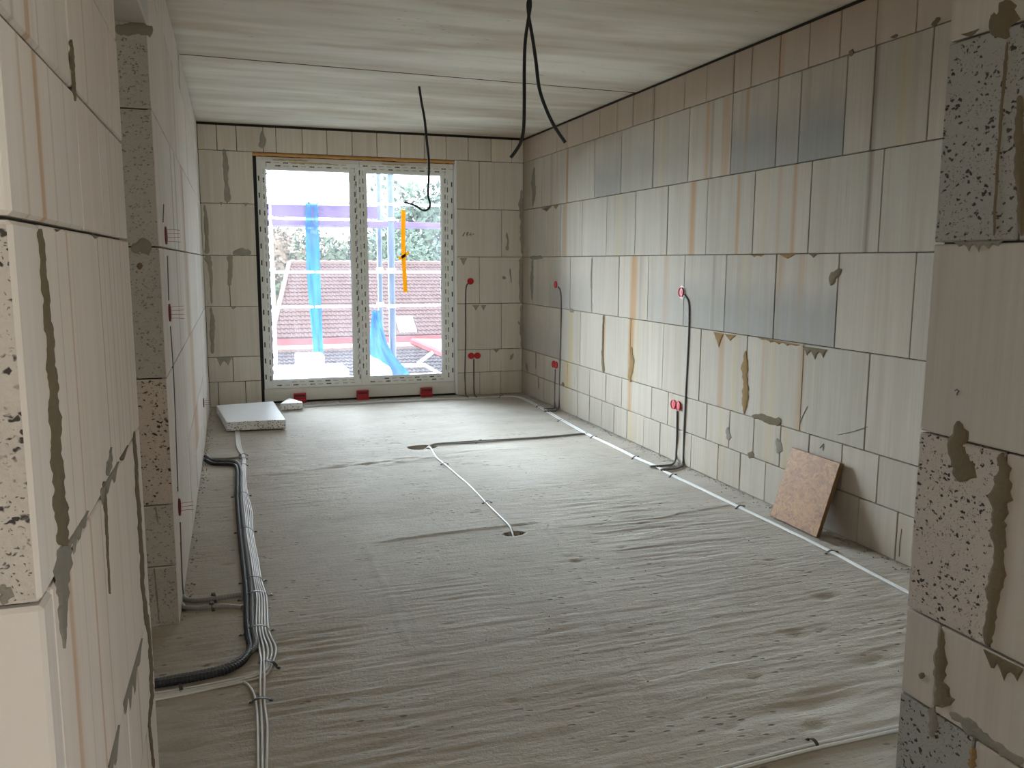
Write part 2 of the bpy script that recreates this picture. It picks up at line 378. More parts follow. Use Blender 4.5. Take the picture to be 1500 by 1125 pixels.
# ------------------------------------------------------------------ ceiling: precast panels with a recessed seam
ceiling = struct(MB().build('ceiling', M_CORE), 'raw precast concrete ceiling with a dark panel seam', 'ceiling')
m = MB(); m.box((-2.4, -3.2, ZC+.03), (3.3, 9.2, ZC+.2)); me = pydata('ceiling', m.v, m.f); me.materials.append(M_CORE); ceiling.data = me
M_SEAM = mortar_mat('seam_mortar', (.045, .038, .03)); SA = on(2, ZC, 268, 80); SB = on(2, ZC, 928, 136)
def seam_y(x): return SA[1] + (SB[1]-SA[1])*(x-SA[0])/(SB[0]-SA[0])
def panel(ya, yb, dz):
    m = MB(); b = [(-2.4, ya(-2.4), ZC+dz), (3.3, ya(3.3), ZC+dz), (3.3, yb(3.3), ZC+dz), (-2.4, yb(-2.4), ZC+dz)]
    m.hexa(b, [(p[0], p[1], ZC+.04) for p in b]); return m.build('ceiling_panel', M_CEIL, ceiling)
m = MB(); b_ = [(-2.4, seam_y(-2.4)-.021, ZC+.004), (3.3, seam_y(3.3)-.021, ZC+.004), (3.3, seam_y(3.3)+.021, ZC+.004), (-2.4, seam_y(-2.4)+.021, ZC+.004)]; m.hexa(b_, [(p[0], p[1], ZC+.035) for p in b_]); m.build('seam', M_SEAM, ceiling)
panel(lambda x: -3.2, lambda x: 3.72, 0.002); panel(lambda x: 3.723, lambda x: seam_y(x)-.02, 0.); panel(lambda x: seam_y(x)+.02, lambda x: 9.2, 0.003)

# ------------------------------------------------------------------ block walls
ZS = [0.0, .25, .5, 1.0, 1.5, 2.0, 2.5, 2.738]
G = .0045
GF = .0058
GN = .0055
def set_col(o, br, wet=0., pink=0.): o.color = (br, wet, pink, 1)
def course_streaks(plane_ax, plane_v, zmid, lst):
    """(pixel column, half width in pixels, kind, strength) at the height of a course -> wall coordinate"""
    out = []
    for (px, w, kind, k) in lst:
        y = 400.
        for _ in range(12):
            p = on(plane_ax, plane_v, px, y); y += (p[2]-zmid)*FPX/np.dot(p-CAM, fw)
        a = on(plane_ax, plane_v, px-w, y); b = on(plane_ax, plane_v, px+w, y); ax = 1 if plane_ax == 0 else 0
        out.append((float(p[ax]), float(abs(b[ax]-a[ax])/2)+.004, kind, k))
    return out

# right wall ---------------------------------------------------------
RW = {
 6: ([8.65, 8.25, 7.85, 7.57, 7.2, 6.83, 6.49, 6.19, 5.85, 5.4, 5.11, 4.79, 4.6, 4.32, 4.06, 3.81, 3.55, 3.29, 3.02, 2.7, 2.3, 1.9],
     [(831, 1, 'o', .6), (904, 1, 'd', .7), (928, 1, 'd', .8), (958, 2, 'd', .7), (1003, 1.5, 'd', .6), (1075, 1.5, 'd', .5), (1101, 1.5, 'd', .5), (1145, 4, 'o', .8), (1288, 4, 'd', .55)]),
 5: ([8.49, 8.25, 7.56, 6.92, 6.39, 5.84, 5.32, 4.79, 4.32, 4.11, 3.74, 3.54, 3.18, 2.6, 2.0],
     [(808, 1.5, 'd', .4), (831, 1.5, 'o', .8), (970, 6, 'y', .4), (1036, 3, 'o', .7), (1043, 1.5, 'd', .5), (1064, 5, 'o', .55), (1093, 2, 'o', .7), (1283, 2, 'd', .8), (1325, 8, 'y', .5)]),
 4: ([8.49, 7.72, 7.18, 6.65, 6.11, 5.59, 5.05, 4.51, 3.98, 3.44, 2.9, 2.3],
     [(808, 2, 'y', .4), (827, 3, 'o', .55), (907, 3, 'y', .5), (1014, 4, 'o', .8), (1081, 2, 'o', .75), (1120, 4, 'y', .5), (1142, 3, 'o', .4), (1162, 2.5, 'o', .7), (1273, 1.5, 'd', .7)]),
 3: ([8.49, 7.99, 7.45, 6.94, 6.39, 5.87, 5.32, 4.79, 4.26, 3.72, 3.19, 2.6, 2.0],
     [(806, 2, 'y', .5), (928, 6, 'o', .85), (938, 2, 'd', .4), (975, 4, 'o', .35), (1045, 2, 'd', .3), (1090, 5, 'y', .4), (1140, 5, 'o', .35), (1172, 6, 'o', .35)]),
 2: ([8.48, 7.72, 7.19, 6.67, 6.15, 5.6, 5.07, 4.52, 3.97, 3.45, 2.9, 2.3],
     [(836, 4, 'y', .8), (884, 2, 'o', .8), (924, 5, 'o', .9), (932, 2, 'y', .6), (1055, 4, 'o', .5), (1076, 3, 'y', .6), (1116, 2, 'o', .4), (1130, 6, 'y', .4), (1171, 3, 'o', .55)]),
 1: ([8.69, 8.38, 8.13, 7.72, 7.49, 7.23, 6.95, 6.6, 6.29, 5.76, 5.5, 4.96, 4.68, 4.41, 4.14, 3.88, 3.61, 3.34, 2.9, 2.4, 1.95],
     [(831, 7, 'y', .9), (922, 3, 'o', .7), (1056, 4, 'y', .4), (1125, 6, 'y', .5), (1150, 5, 'y', .5)]),
 0: ([8.29, 8.13, 7.7, 7.23, 6.95, 6.68, 6.43, 6.18, 5.88, 5.61, 5.15, 4.8, 4.54, 4.27, 4.0, 3.73, 3.46, 3.19, 2.8, 2.3],
     [(830, 4, 'y', .5), (923, 3, 'y', .7), (1056, 4, 'y', .3)]),
}
WET = {(5, 6.39): .75, (5, 5.84): .35, (5, 5.32): .15, (5, 4.32): .8, (5, 4.11): .8, (5, 3.74): .85, (4, 8.49): .1, (3, 7.99): .35, (3, 7.45): .5, (3, 6.94): .45, (3, 5.32): .35, (3, 4.79): .55, (3, 4.26): .7, (3, 3.72): .85, (2, 8.48): .5, (2, 7.72): .5}
wall_right = struct(MB().build('wall_right', M_CORE), 'long wall of pale blocks with rust runs and mortar smears', 'wall')
m = MB(); m.box((XR+.018, YJR, -.02), (XR+.12, YD+.3, ZC+.02)); me = pydata('wall_right', m.v, m.f); me.materials.append(M_CORE); wall_right.data = me
for c, (joints, sk) in RW.items():
    z0, z1 = ZS[c], ZS[c+1]; zm = (z0+z1)/2
    mat = block_mat('block_face_right_%d' % c, 1, 1.7, 8.9, course_streaks(0, XR, zm, sk), general=.6, pink=.55 if c == 6 else .0)
    edges = [YD+.02] + joints + [YJR+.02]
    for a, b in zip(edges[:-1], edges[1:]):
        o = cbox('block', (XR+random.uniform(-.001, .0015), b+G/2, z0+G/2+(.004 if c == 0 else 0)), (XR+.11, a-G/2, z1-G/2), .003, [mat], wall_right)
        set_col(o, random.uniform(.94, 1.04), WET.get((c, b), 0.), random.uniform(0, .15))

# far wall -----------------------------------------------------------
YW = YD + .055                                         # inner face of the window frame
wp = lambda x, y: on(1, YW, x, y)
WX0, WX1 = .245, 2.288; WZT = 2.497
FW = {
 6: [-.08, .1, .35, .47, .72, .96, 1.21, 1.46, 1.7, 1.95, 2.18, 2.42, 2.67, 2.9], 5: [-.01, WX0, WX1, 2.54], 4: [WX0, WX1, 2.79], 3: [-.02, WX0, WX1, 2.54],
 2: [WX0, WX1, 2.79], 1: [-.02, WX0, WX1, 2.66], 0: [-.17, .09, WX0, WX1, 2.54, 2.78]}
wall_far = struct(MB().build('wall_far', M_CORE), 'end wall of pale grey blocks around the balcony window', 'wall')
m = MB(); I = .018
m.box((XL-.3, YD+I, -.02), (WX0-I, YD+.17, ZC+.02)); m.box((WX1+I, YD+I, -.02), (XR+.007, YD+.17, ZC+.02)); m.box((WX0-I, YD+I, 2.5), (WX1+I, YD+.17, ZC+.02)); m.box((WX0-I, YD+I+.03, -.25), (WX1+I, YD+.17, -.01))
me = pydata('wall_far', m.v, m.f); me.materials.append(M_CORE); wall_far.data = me
fmat = block_mat('block_face_far', 0, 0, 1, (), general=.12, base=(.77, .73, .65))
fmat_top = block_mat('block_face_far_top', 0, 0, 1, (), general=.12, base=(.77, .72, .64), pink=.06)
for c, js in FW.items():
    edges = [XL] + js + [XR-.002]
    for a, b in zip(edges[:-1], edges[1:]):
        if a >= WX0-.01 and b <= WX1+.01 and c < 6: continue
        o = cbox('block', (a+GF/2, YD+random.uniform(-.001, .0015), ZS[c]+GF/2), (b-GF/2, YD+.17, ZS[c+1]-GF/2), .002, [fmat_top if c == 6 else fmat], wall_far)
        set_col(o, random.uniform(.94, 1.04), 0, random.uniform(0, .1))

# left wall: near piece, door opening with lintel, long stub into the room ------
TL = .175
wall_left = struct(MB().build('wall_left', M_CORE), 'long block wall with wall boxes and a door opening', 'wall')
m = MB(); I = .018
m.box((XL-TL+I, YF+I, -.02), (XL-I, YJ-I, ZC+.02)); m.box((XL-TL+I, YS+I, -.02), (XL-I, YD+.15, ZC+.02)); m.box((XL-TL+I, YJ-I, 2.31), (XL-I, YS+I, ZC+.02))
me = pydata('wall_left', m.v, m.f); me.materials.append(M_CORE); wall_left.data = me
LST = {6: [(262, 1, 'd', .6)], 5: [(255, 1.5, 'o', .4)], 4: [(268, 2, 'o', .6), (258, 1, 'd', .5)], 3: [(275, 2.5, 'o', .55), (262, 1, 'd', .4)], 2: [(283, 3, 'o', .7)], 1: [(288, 4, 'o', .7)], 0: []}
for c in range(7):
    z0, z1 = ZS[c], ZS[c+1]; sk = course_streaks(0, XL, (z0+z1)/2, LST[c]) + [(y, .02, 'o', .35) for y in (4.4+.13*c, 5.6-.2*c)] + [(3.58+.03*c, .012, 'd', .4)]
    mat = block_mat('block_face_left_%d' % c, 1, 1.1, 8.9, sk, general=.5, base=(.64, .605, .55), pink=.12)
    y = YS; first = True; L_ = [.55, .3, .42, .28, .5, .35, .45][c]
    while y < YD-.01:
        e = min(y+L_, YD+.02)
        if YD-e < .2: e = YD+.02
        o = cbox('block', (XL-TL, y+(0 if first else G/2), z0+G/2), (XL+random.uniform(-.0015, .001), e-G/2, z1-G), .0018, [mat, [M_CUT3, M_CUT3, M_CUT, M_CUT3, M_CUT3, M_CUT3, M_CUT3][c]], wall_left, 1)
        set_col(o, random.uniform(.95, 1.04), 0, random.uniform(0, .2)); y = e; first = False; L_ = .5 if c not in (0, 1, 6) else random.choice((.25, .5))
# concrete lintel and block row over the opening
M_LINT = plain('lintel_concrete', (.50, .48, .44), .9, sc=12.)
cbox('lintel', (XL-TL, YJ-.08, 2.30), (XL+.001, YS+.08, 2.495), .004, [M_LINT], wall_left)
# near piece
LN = {  # z0, z1, [y joints], materials by block: s smooth, c cut
 0: (0, .25, [1.62, 2.05]), 1: (.25, .5, [1.45, 1.9]), 2: (.5, 1.0, [1.262, 2.33]), 3: (1.0, 1.5, [1.362]), 4: (1.5, 1.75, [1.75, 2.02]), 5: (1.75, 2.0, [1.72, 2.26]), 6: (2.0, 2.5, [1.9]), 7: (2.5, 2.738, [1.6, 2.1])}
NST = {0: [(1.7, .01, 'd', .6), (2.2, .012, 'd', .7)], 1: [(1.55, .015, 'o', .6), (2.1, .012, 'd', .6)],
 2: [(1.385, .024, 'o', .9), (1.50, .004, 'd', .4), (1.60, .011, 'o', .95), (1.72, .006, 'd', .75), (1.95, .008, 'o', .5), (2.1, .005, 'd', .4)],
 3: [(1.47, .005, 'd', .6), (1.56, .009, 'o', .95), (1.60, .003, 'd', .35), (1.9, .006, 'd', .85), (1.97, .006, 'o', .6), (2.05, .008, 'd', .6), (2.12, .006, 'd', .8), (2.18, .006, 'o', .6), (2.26, .006, 'd', .8), (2.34, .008, 'o', .7), (2.40, .005, 'd', .5)],
 4: [(1.40, .02, 'o', .9), (1.3, .01, 'o', .6), (1.5, .005, 'd', .5), (1.62, .004, 'd', .5), (2.15, .006, 'd', .6), (2.2, .008, 'o', .5), (2.3, .005, 'd', .7)], 5: [(1.38, .020, 'o', .9), (1.29, .010, 'd', .5), (1.45, .005, 'd', .5), (1.60, .004, 'd', .4), (1.9, .006, 'd', .6), (2.05, .004, 'd', .4)], 6: [(1.38, .022, 'o', .6)], 7: []}
for c, (z0, z1, js) in LN.items():
    mat = block_mat('block_face_near_left_%d' % c, 1, 1.1, 2.6, NST[c], general=.35, base=(.63, .585, .525), pink=.3)
    edges = [YF] + js + [YJ]
    for i, (a, b) in enumerate(zip(edges[:-1], edges[1:])):
        o = cbox('block', (XL-TL, a+(0 if i == 0 else GN/2), z0+GN/2), (XL+random.uniform(-.001, .001), b-(0 if i == len(edges)-2 else GN/2), z1-GN/2), .006 if i == 0 else .003, [mat, M_CUT if c in (3,) else mat], wall_left, 1)
        set_col(o, random.uniform(.96, 1.03), 0, random.uniform(0, .15))

# entry wall on the right (we look along its sawn and smooth faces) --------
wall_entry = struct(MB().build('wall_entry', M_CORE), 'end of the entry wall with sawn porous blocks and thick mortar', 'wall')
m = MB(); m.box((XJ+.018, -.3, -.02), (XJ+.222, YJR-.018, ZC+.02)); m.box((XJ+.2, YJR-.222, -.02), (XR+.1, YJR-.018, ZC+.02))
me = pydata('wall_entry', m.v, m.f); me.materials.append(M_CORE); wall_entry.data = me
esm = block_mat('block_face_entry', 1, 0, 1, (), general=.06, base=(.47, .425, .37), pink=.2)
esm2 = block_mat('block_face_entry_grey', 1, 0, 1, (), general=.15, base=(.46, .425, .37), pink=.1)
EN = [(2.5, 2.738, [(1.50, esm2), (.9, esm2)]), (2.0, 2.5, [(1.62, esm2), (.9, esm2)]), (1.5, 2.0, [(1.535, M_CUT2), (.8, M_CUT2)]), (1.0, 1.5, [(1.25, esm2), (.7, esm)]),
      (.5, 1.0, [(1.515, M_CUT), (.9, esm)]), (.25, .5, [(1.665, esm), (1.2, esm), (.7, esm)]), (0, .25, [(1.53, M_CUT2), (1.1, esm), (.6, esm)])]
for z0, z1, bl in EN:
    a = YJR
    for i, (b, mat) in enumerate(bl + [(-.3, esm)]):
        x1 = XJ+.24
        o = cbox('block', (XJ+random.uniform(-.001, .001), b+GN/2, z0+GN/2), (x1, a-(0 if i == 0 else GN/2), z1-GN/2), .004, [mat], wall_entry); set_col(o, random.uniform(.96, 1.03)); a = b
    for xa, xb in ((XJ+.24, XJ+.74), (XJ+.74, XR)):
        o = cbox('block', (xa+GN/2, YJR-.24, z0+GN/2), (xb-.004, YJR, z1-GN/2), .003, [esm], wall_entry); set_col(o, 1.)

# ------------------------------------------------------------------ the hall behind the camera (unseen closed shell, openings placed to light the entry)
M_SHELL = block_mat('block_face_hall', 0, 0, 1, (), general=.2, base=(.62, .53, .43))
def shell(name, boxes, label):
    m = MB()
    for b in boxes: m.box(*b)
    o = m.build(name, M_SHELL); o.color = (1, 0, 0, 1); return struct(o, label, 'wall')
shell('wall_hall_left', [((-2.4, -3.2, 0), (-2.25, -.6, ZC)), ((-2.4, .2, 0), (-2.25, 4.6, ZC)), ((-2.4, -.6, 0), (-2.25, .2, 1.4)), ((-2.4, -.6, 2.1), (-2.25, .2, ZC))], 'block wall of the side hall with an opening added for fill light')  # opening added out of view to brighten the entry wall face
shell('wall_hall_far', [((-2.25, 4.45, 0), (XL-TL, 4.6, ZC))], 'plain block wall closing the side hall')
shell('wall_hall_back', [((-2.25, -3.1, 0), (3.05, -2.95, ZC))], 'plain block wall at the back of the hall')
shell('wall_hall_right', [((2.9, -2.95, 0), (3.05, -2.85, ZC)), ((2.9, -.65, 0), (3.05, -.3, ZC)), ((2.9, -2.85, 0), (3.05, -.65, .15)), ((2.9, -2.85, 2.55), (3.05, -.65, ZC)), ((XJ+.24, -.3, 0), (3.05, -.15, ZC))], 'block wall with an unglazed window opening beside the entry')

# ------------------------------------------------------------------ mortar smears
def plane_fn(which):
    return {'R': (0, XR, np.array([-1., 0, 0])), 'L': (0, XL, np.array([1., 0, 0])), 'F': (1, YD, np.array([0, -1., 0])), 'E': (0, XJ, np.array([-1., 0, 0])), 'S': (1, YS, np.array([0, -1., 0])), 'N': (1, YF, np.array([0, -1., 0]))}[which]
WALLOF = {'R': wall_right, 'L': wall_left, 'F': wall_far, 'E': wall_entry, 'S': wall_left, 'N': wall_left}
def strip(which, pairs, mat, th=.003, name='mortar_smear'):
    ax, v, n = plane_fn(which); A = [on(ax, v, *a) for a, b in pairs]; B = [on(ax, v, *b) for a, b in pairs]
    m = MB(); N = len(A); vv = []
    for a, b in zip(A, B):
        mid = (a+b)/2
        vv += [tuple(a), tuple(a*.82+b*.18+n*th), tuple(mid+n*th*1.25), tuple(b*.82+a*.18+n*th), tuple(b)]
    fs = []
    for i in range(N-1):
        for k in range(4): fs.append((i*5+k, i*5+k+1, (i+1)*5+k+1, (i+1)*5+k))
    me = pydata(name, vv, fs); o = link(name, me, mat, WALLOF[which])
    bm = bmesh.new(); bm.from_mesh(me); bmesh.ops.recalc_face_normals(bm, faces=bm.faces)
    s = sum(((f.normal.dot(Vector(n)))*f.calc_area() for f in bm.faces))
    if s < 0: bmesh.ops.reverse_faces(bm, faces=bm.faces)
    bm.to_mesh(me); bm.free()
    return o
def smear(which, pts, w, mat, jit=.45, step=5., th=.0025):
    jit = jit*.9; step = step*.7
    P = [np.array(p, float) for p in pts]; out = []; w = w if hasattr(w, '__len__') else [w]*len(P)
    for i in range(len(P)-1):
        d = P[i+1]-P[i]; L = np.linalg.norm(d); n = max(2, int(L/step))
        for k in range(n+(1 if i == len(P)-2 else 0)):
            t = k/n; c = P[i]+d*t; nn = np.array([-d[1], d[0]])/L; ww = w[i]+(w[i+1]-w[i])*t
            end = 0.35 if (i == 0 and k == 0) or (i == len(P)-2 and k == n) else 1.
            slow = (.2*math.sin(len(out)*.55+len(P))+.12*math.sin(len(out)*1.3), .2*math.cos(len(out)*.47+ww)+.12*math.cos(len(out)*1.7))
            out.append((tuple(c+nn*ww*end*(1+slow[0]+random.uniform(-jit, jit)*.6)), tuple(c-nn*ww*end*(1+slow[1]+random.uniform(-jit, jit)*.6))))
    return strip(which, out, mat, th)
def drip(which, a, b, h, mat, teeth=3, th=.003):
    a = np.array(a, float); b = np.array(b, float); n = teeth*4; out = []
    for k in range(n+1):
        t = k/n; c = a+(b-a)*t; env = math.sin(math.pi*min(1, max(0, t)))**.5 if 0 < t < 1 else .05
        tooth = (.35, .6, 1., .55)[k % 4]*random.uniform(.75, 1.1)
        out.append((tuple(c), tuple(c+np.array([0, h*env*tooth+.5]))))
    return strip(which, out, mat, th)
# right wall
smear('R', [(783, 245), (781, 262), (782, 285), (780, 302)], [1.8, 3, 2.4, 1.5], M_GREY)
smear('R', [(776, 377), (795, 378)], [2.5, 3.5], M_GREY)
smear('R', [(780, 380), (779, 410), (779, 440)], [2, 2, 1], M_GREY)
smear('R', [(867, 378), (866, 410), (867, 458)], [1, 1.3, .8], M_GREY)
smear('R', [(884, 462), (883, 490), (882, 515), (884, 546)], [1.5, 1, 1.4, 1.8], M_OLIVE)
smear('R', [(925, 508), (926, 530), (922, 555), (924, 560)], [1.5, 3.2, 3.5, 2], M_OCHRE)
smear('R', [(836, 452), (840, 458)], [4, 2], M_GREY)
smear('R', [(1092, 514), (1091, 540), (1092, 570), (1090, 605)], [2.5, 4.5, 4.5, 3.5], M_OCHRE, .3)
drip('R', (1046, 486), (1060, 489), 22, M_OCHRE, 1); drip('R', (1062, 489), (1078, 491), 10, M_OCHRE, 1)
smear('R', [(1102, 609), (1118, 612), (1132, 617), (1144, 618)], [4, 4.5, 5, 7], M_OLIVE, .3)
smear('R', [(1138, 642), (1141, 655), (1139, 664)], [2.5, 6, 5], M_GREY, .25); smear('R', [(1096, 664), (1104, 668)], [4, 6], M_OLIVE, .3); smear('R', [(1066, 626), (1067, 645)], [2.5, 4], M_GREY, .3)
drip('R', (1176, 507), (1212, 512), 18, M_OLIVE, 3); drip('R', (1110, 494), (1172, 505), 5, M_OCHRE, 5)
smear('R', [(1217, 418), (1222, 404), (1233, 394)], [3, 7.5, 1.5], M_OLIVE, .15)
drip('R', (1142, 372), (1166, 371), 9, M_OCHRE, 1); drip('R', (1185, 371), (1198, 371), 6, M_OLIVE, 1); drip('R', (1100, 373), (1120, 373), 4, M_OCHRE, 2)
drip('R', (794, 306), (808, 302), 5, M_OLIVE, 1); drip('R', (811, 302), (818, 300), 5, M_OCHRE, 1)
smear('R', [(1244, 76), (1251, 78)], [4, 6], M_OLIVE, .3); smear('R', [(1305, 55), (1316, 51)], [2, 3.5], M_OLIVE, .3); smear('R', [(1365, 37), (1378, 26)], [4, 4], M_OLIVE, .3)
smear('R', [(789, 552), (789, 570)], [1, 1], M_GREY); smear('R', [(771, 532), (773, 545)], [1.3, 1.5], M_GREY); smear('R', [(785, 514), (785, 540)], [.9, .9], M_GREY)
smear('R', [(824, 560), (826, 566)], [2, 2.5], M_OLIVE)
# far wall
smear('F', [(328, 218), (331, 245), (331, 262), (334, 296)], [3, 3.6, 3.3, 4.5], M_GREYL, .25)
smear('F', [(385, 190), (384, 203), (385, 217)], [1.5, 5, 6], M_GREYL, .15)
smear('F', [(336, 373), (337, 390), (336, 420)], [5, 3.6, 2.8], M_GREYL, .3); smear('F', [(341, 371), (352, 370), (368, 370)], [4, 5.5, 4], M_GREYL, .3)
smear('F', [(300, 300), (303, 340), (303, 372)], [2.5, 3, 3.5], M_GREYL, .3); smear('F', [(303, 374), (309, 400), (310, 445)], [6, 2.5, 2], M_GREYL, .3); smear('F', [(309, 450), (311, 470), (311, 518)], [2, 3.5, 3], M_GREYL, .3)
drip('F', (317, 523), (340, 523), 16, M_GREYL, 2); drip('F', (338, 449), (346, 449), 5, M_GREYL, 1); drip('F', (356, 297), (364, 297), 5, M_GREYL, 1); drip('F', (322, 296), (326, 296), 5, M_GREYL, 1)
smear('F', [(764, 278), (763, 300), (765, 330), (765, 372)], [2, 3, 3.4, 2.5], M_GREYL, .35); smear('F', [(764, 378), (763, 410), (763, 443)], [4, 2.5, 2.8], M_GREYL, .3); smear('F', [(764, 447), (765, 480), (765, 510)], [2.5, 3.2, 2.6], M_GREYL, .3)
smear('F', [(742, 341), (744, 352), (743, 367)], [2, 1.5, 2.6], M_GREYL, .3); smear('F', [(747, 393), (749, 415)], [1, 1.5], M_GREYL); smear('F', [(736, 405), (741, 408)], [1.3, 3], M_GREYL)
drip('F', (692, 447), (702, 447), 7, M_GREYL, 1); drip('F', (705, 447), (712, 447), 8, M_GREYL, 1); drip('F', (674, 378), (684, 378), 10, M_GREYL, 1); drip('F', (723, 512), (731, 512), 4, M_GREYL, 1)
smear('F', [(752, 518), (748, 527)], [1.5, 3], M_GREYL, .3); smear('F', [(759, 470), (761, 476)], [.8, 1.2], M_GREYL)
# entry wall
smear('E', [(1403, 617), (1407, 640), (1400, 660), (1413, 690), (1405, 705)], [6, 13, 14, 19, 10], M_OLIVE, .15, 7)
smear('E', [(1466, 665), (1471, 700), (1462, 740), (1462, 775), (1464, 800), (1460, 840), (1455, 870), (1452, 910), (1446, 945)], [6, 13, 15, 12, 9, 11, 12, 9, 7], M_OLIVE, .3, 8)
drip('E', (1442, 951), (1500, 980), 42, M_OLIVE, 3)
smear('E', [(1379, 922), (1378, 960), (1376, 1000), (1386, 1035)], [4, 9, 9, 16], M_OLIVE, .3, 8); smear('E', [(1352, 985), (1349, 994)], [4, 5], M_OLIVE, .2)
smear('E', [(1392, 1044), (1420, 1062), (1450, 1088), (1500, 1118)], [7, 9, 6, 8], M_GREY, .5, 8); smear('E', [(1364, 1037), (1367, 1060), (1366, 1080)], [7, 9, 4], M_GREY, .15)
smear('E', [(1426, 1095), (1424, 1125)], [5, 8], M_OCHRE, .3)
smear('E', [(1477, 0), (1472, 30), (1455, 52)], [10, 20, 12], M_OLIVE, .3, 8); smear('E', [(1494, 140), (1493, 230), (1497, 345)], [5, 8, 4], M_OLIVE, .3, 8); smear('E', [(1476, 62), (1468, 150), (1460, 260), (1456, 345)], [2.5, 2.5, 2, 2], M_OLIVE, .4, 8)
drip('E', (1398, 354), (1470, 352), 16, M_GREY, 5); drip('E', (1409, 50), (1435, 42), 9, M_OLIVE, 1)
# left wall near piece
smear('L', [(58, 335), (66, 430), (73, 500), (80, 600), (85, 700), (93, 790), (96, 800)], [3.5, 5, 6, 8, 9, 11, 5], M_OLIVE, .25, 8)
smear('L', [(93, 800), (92, 850), (92, 905), (93, 950)], [12, 11, 6, 1], M_GREY, .25, 8)
smear('L', [(196, 632), (200, 700), (206, 790), (209, 860), (214, 905), (217, 930)], [2.2, 2.5, 3, 3, 3, 2], M_OLIVE, .3, 8)
smear('L', [(103, 58), (106, 100), (109, 148)], [2.2, 3, 1.5], M_OLIVE, .3)
drip('L', (96, 797), (127, 748), 34, M_GREY, 4); drip('L', (152, 708), (172, 676), 30, M_GREY, 2); smear('L', [(162, 655), (160, 678), (157, 697)], [1.5, 4, 3], M_GREY, .4); drip('L', (146, 717), (153, 706), 34, M_GREY, 1)
drip('L', (174, 672), (186, 652), 14, M_OLIVE, 1); smear('L', [(151, 705), (155, 760), (157, 810), (160, 870)], [3, 2, 1.2, .8], M_OLIVE, .3)
drip('L', (180, 1030), (207, 935), 50, M_GREY, 4); drip('L', (158, 1122), (173, 1062), 60, M_GREY, 2); smear('L', [(216, 900), (220, 960), (222, 1015), (218, 1060), (225, 1125)], [2, 3, 3, 2, 2], M_OLIVE, .35)
drip('L', (133, 343), (144, 346), 6, M_GREY, 1); drip('L', (78, 335), (86, 336), 4, M_OLIVE, 1)
smear('N', [(0, 858), (10, 870), (5, 885)], [8, 10, 5], M_GREY, .3)
# stub end
smear('S', [(168, 42), (175, 42), (198, 42), (219, 45), (224, 46)], [8, 8, 9, 8, 8], M_GREY, .3); smear('S', [(192, 365), (205, 362), (222, 362)], [6, 11, 10], M_GREY, .35); smear('S', [(205, 385), (205, 395)], [5, 3], M_OLIVE)
smear('S', [(228, 742), (232, 768)], [1.5, 1], M_GREY); smear('S', [(226, 832), (233, 910)], [1.2, 1.], M_GREY, .2)
# pencil marks
M_PEN = plain('pencil', (.12, .11, .10), .8)
def pencil(which, strokes):
    ax, v, n = plane_fn(which); m = MB()
    for s in strokes: m.tube([on(ax, v, *p)+n*.0008 for p in s], .0016 if which != 'F' else .003, 5)
    return m.build('pencil_mark', M_PEN, WALLOF[which])
pencil('R', [[(1201, 656), (1206.5, 650), (1205, 660)]]); pencil('E', [[(1399, 572), (1402, 570.5), (1405, 572.5), (1402.5, 576), (1402, 579)]])
pencil('F', [[(677, 346), (681, 340), (679, 346)], [(685.5, 340), (683, 342), (686, 344.5), (683.5, 346), (684, 343), (686, 340.5)], [(690, 340.5), (688, 344), (690, 346), (691, 344), (689, 343.5)], [(692, 343), (694.5, 343)]])
pencil('R', [[(1228, 637), (1250, 632), (1271, 625)]]); pencil('R', [[(1183, 595), (1177, 607), (1172, 619)]]); pencil('R', [[(1321, 775), (1318, 795), (1317, 815)]])

# ------------------------------------------------------------------ window
def film_mat(name, col, rough=.35):
    return plain(name, col, rough, nz=.05)
M_PVC = film_mat('white_pvc', (.88, .89, .87)); M_SILL = film_mat('grey_white_profile', (.78, .77, .72), .5); M_PRINT = plain('black_print', (.02, .02, .02), .6); M_PRINTG = plain('grey_print', (.50, .51, .50), .6)
M_BLK = plain('black_rubber_and_hollow', (.012, .012, .013), .7); M_FOAM = mortar_mat('orange_foam', (.62, .33, .12)); M_YFOAM = mortar_mat('dried_foam', (.60, .52, .30))
b = NB('glass_with_veil'); tr = b.n('ShaderNodeBsdfTransparent'); gl = b.n('ShaderNodeBsdfGlossy'); gl.inputs['Roughness'].default_value = .03; df = b.n('ShaderNodeBsdfTranslucent')
df.inputs[0].default_value = (.9, .93, 1, 1); tr.inputs[0].default_value = (.93, .95, .96, 1)
fr = b.n('ShaderNodeFresnel'); fr.inputs[0].default_value = 1.45
mx1 = b.n('ShaderNodeMixShader'); b.set(mx1.inputs[0], b.mr(b.noise(b.scale(b.pos(), (3, 1, 1.4)), 1.5, 5, .65), .35, .75, .007, .020)); b.nt.links.new(tr.outputs[0], mx1.inputs[1]); b.nt.links.new(df.outputs[0], mx1.inputs[2])  # pale veil mixed into the panes to wash out the view outside
mx2 = b.n('ShaderNodeMixShader'); b.nt.links.new(fr.outputs[0], mx2.inputs[0]); b.nt.links.new(mx1.outputs[0], mx2.inputs[1]); b.nt.links.new(gl.outputs[0], mx2.inputs[2]); b.nt.links.new(mx2.outputs[0], b.out.inputs[0])
M_GLASS = b.mat
oTL = wp(372, 229); oTR = wp(664.5, 240); oBL = wp(391, 571.3); oBR = wp(665.5, 558)
X0, X1 = (oTL[0]+oBL[0])/2, (oTR[0]+oBR[0])/2; Z1 = (oTL[2]+oTR[2])/2; Z0 = (oBL[2]+oBR[2])/2
XM = wp(526.5, 400)[0]
window = struct(empty('window_1', (0, 0, 0)), 'white double casement balcony window with printed film and orange tape', 'window')
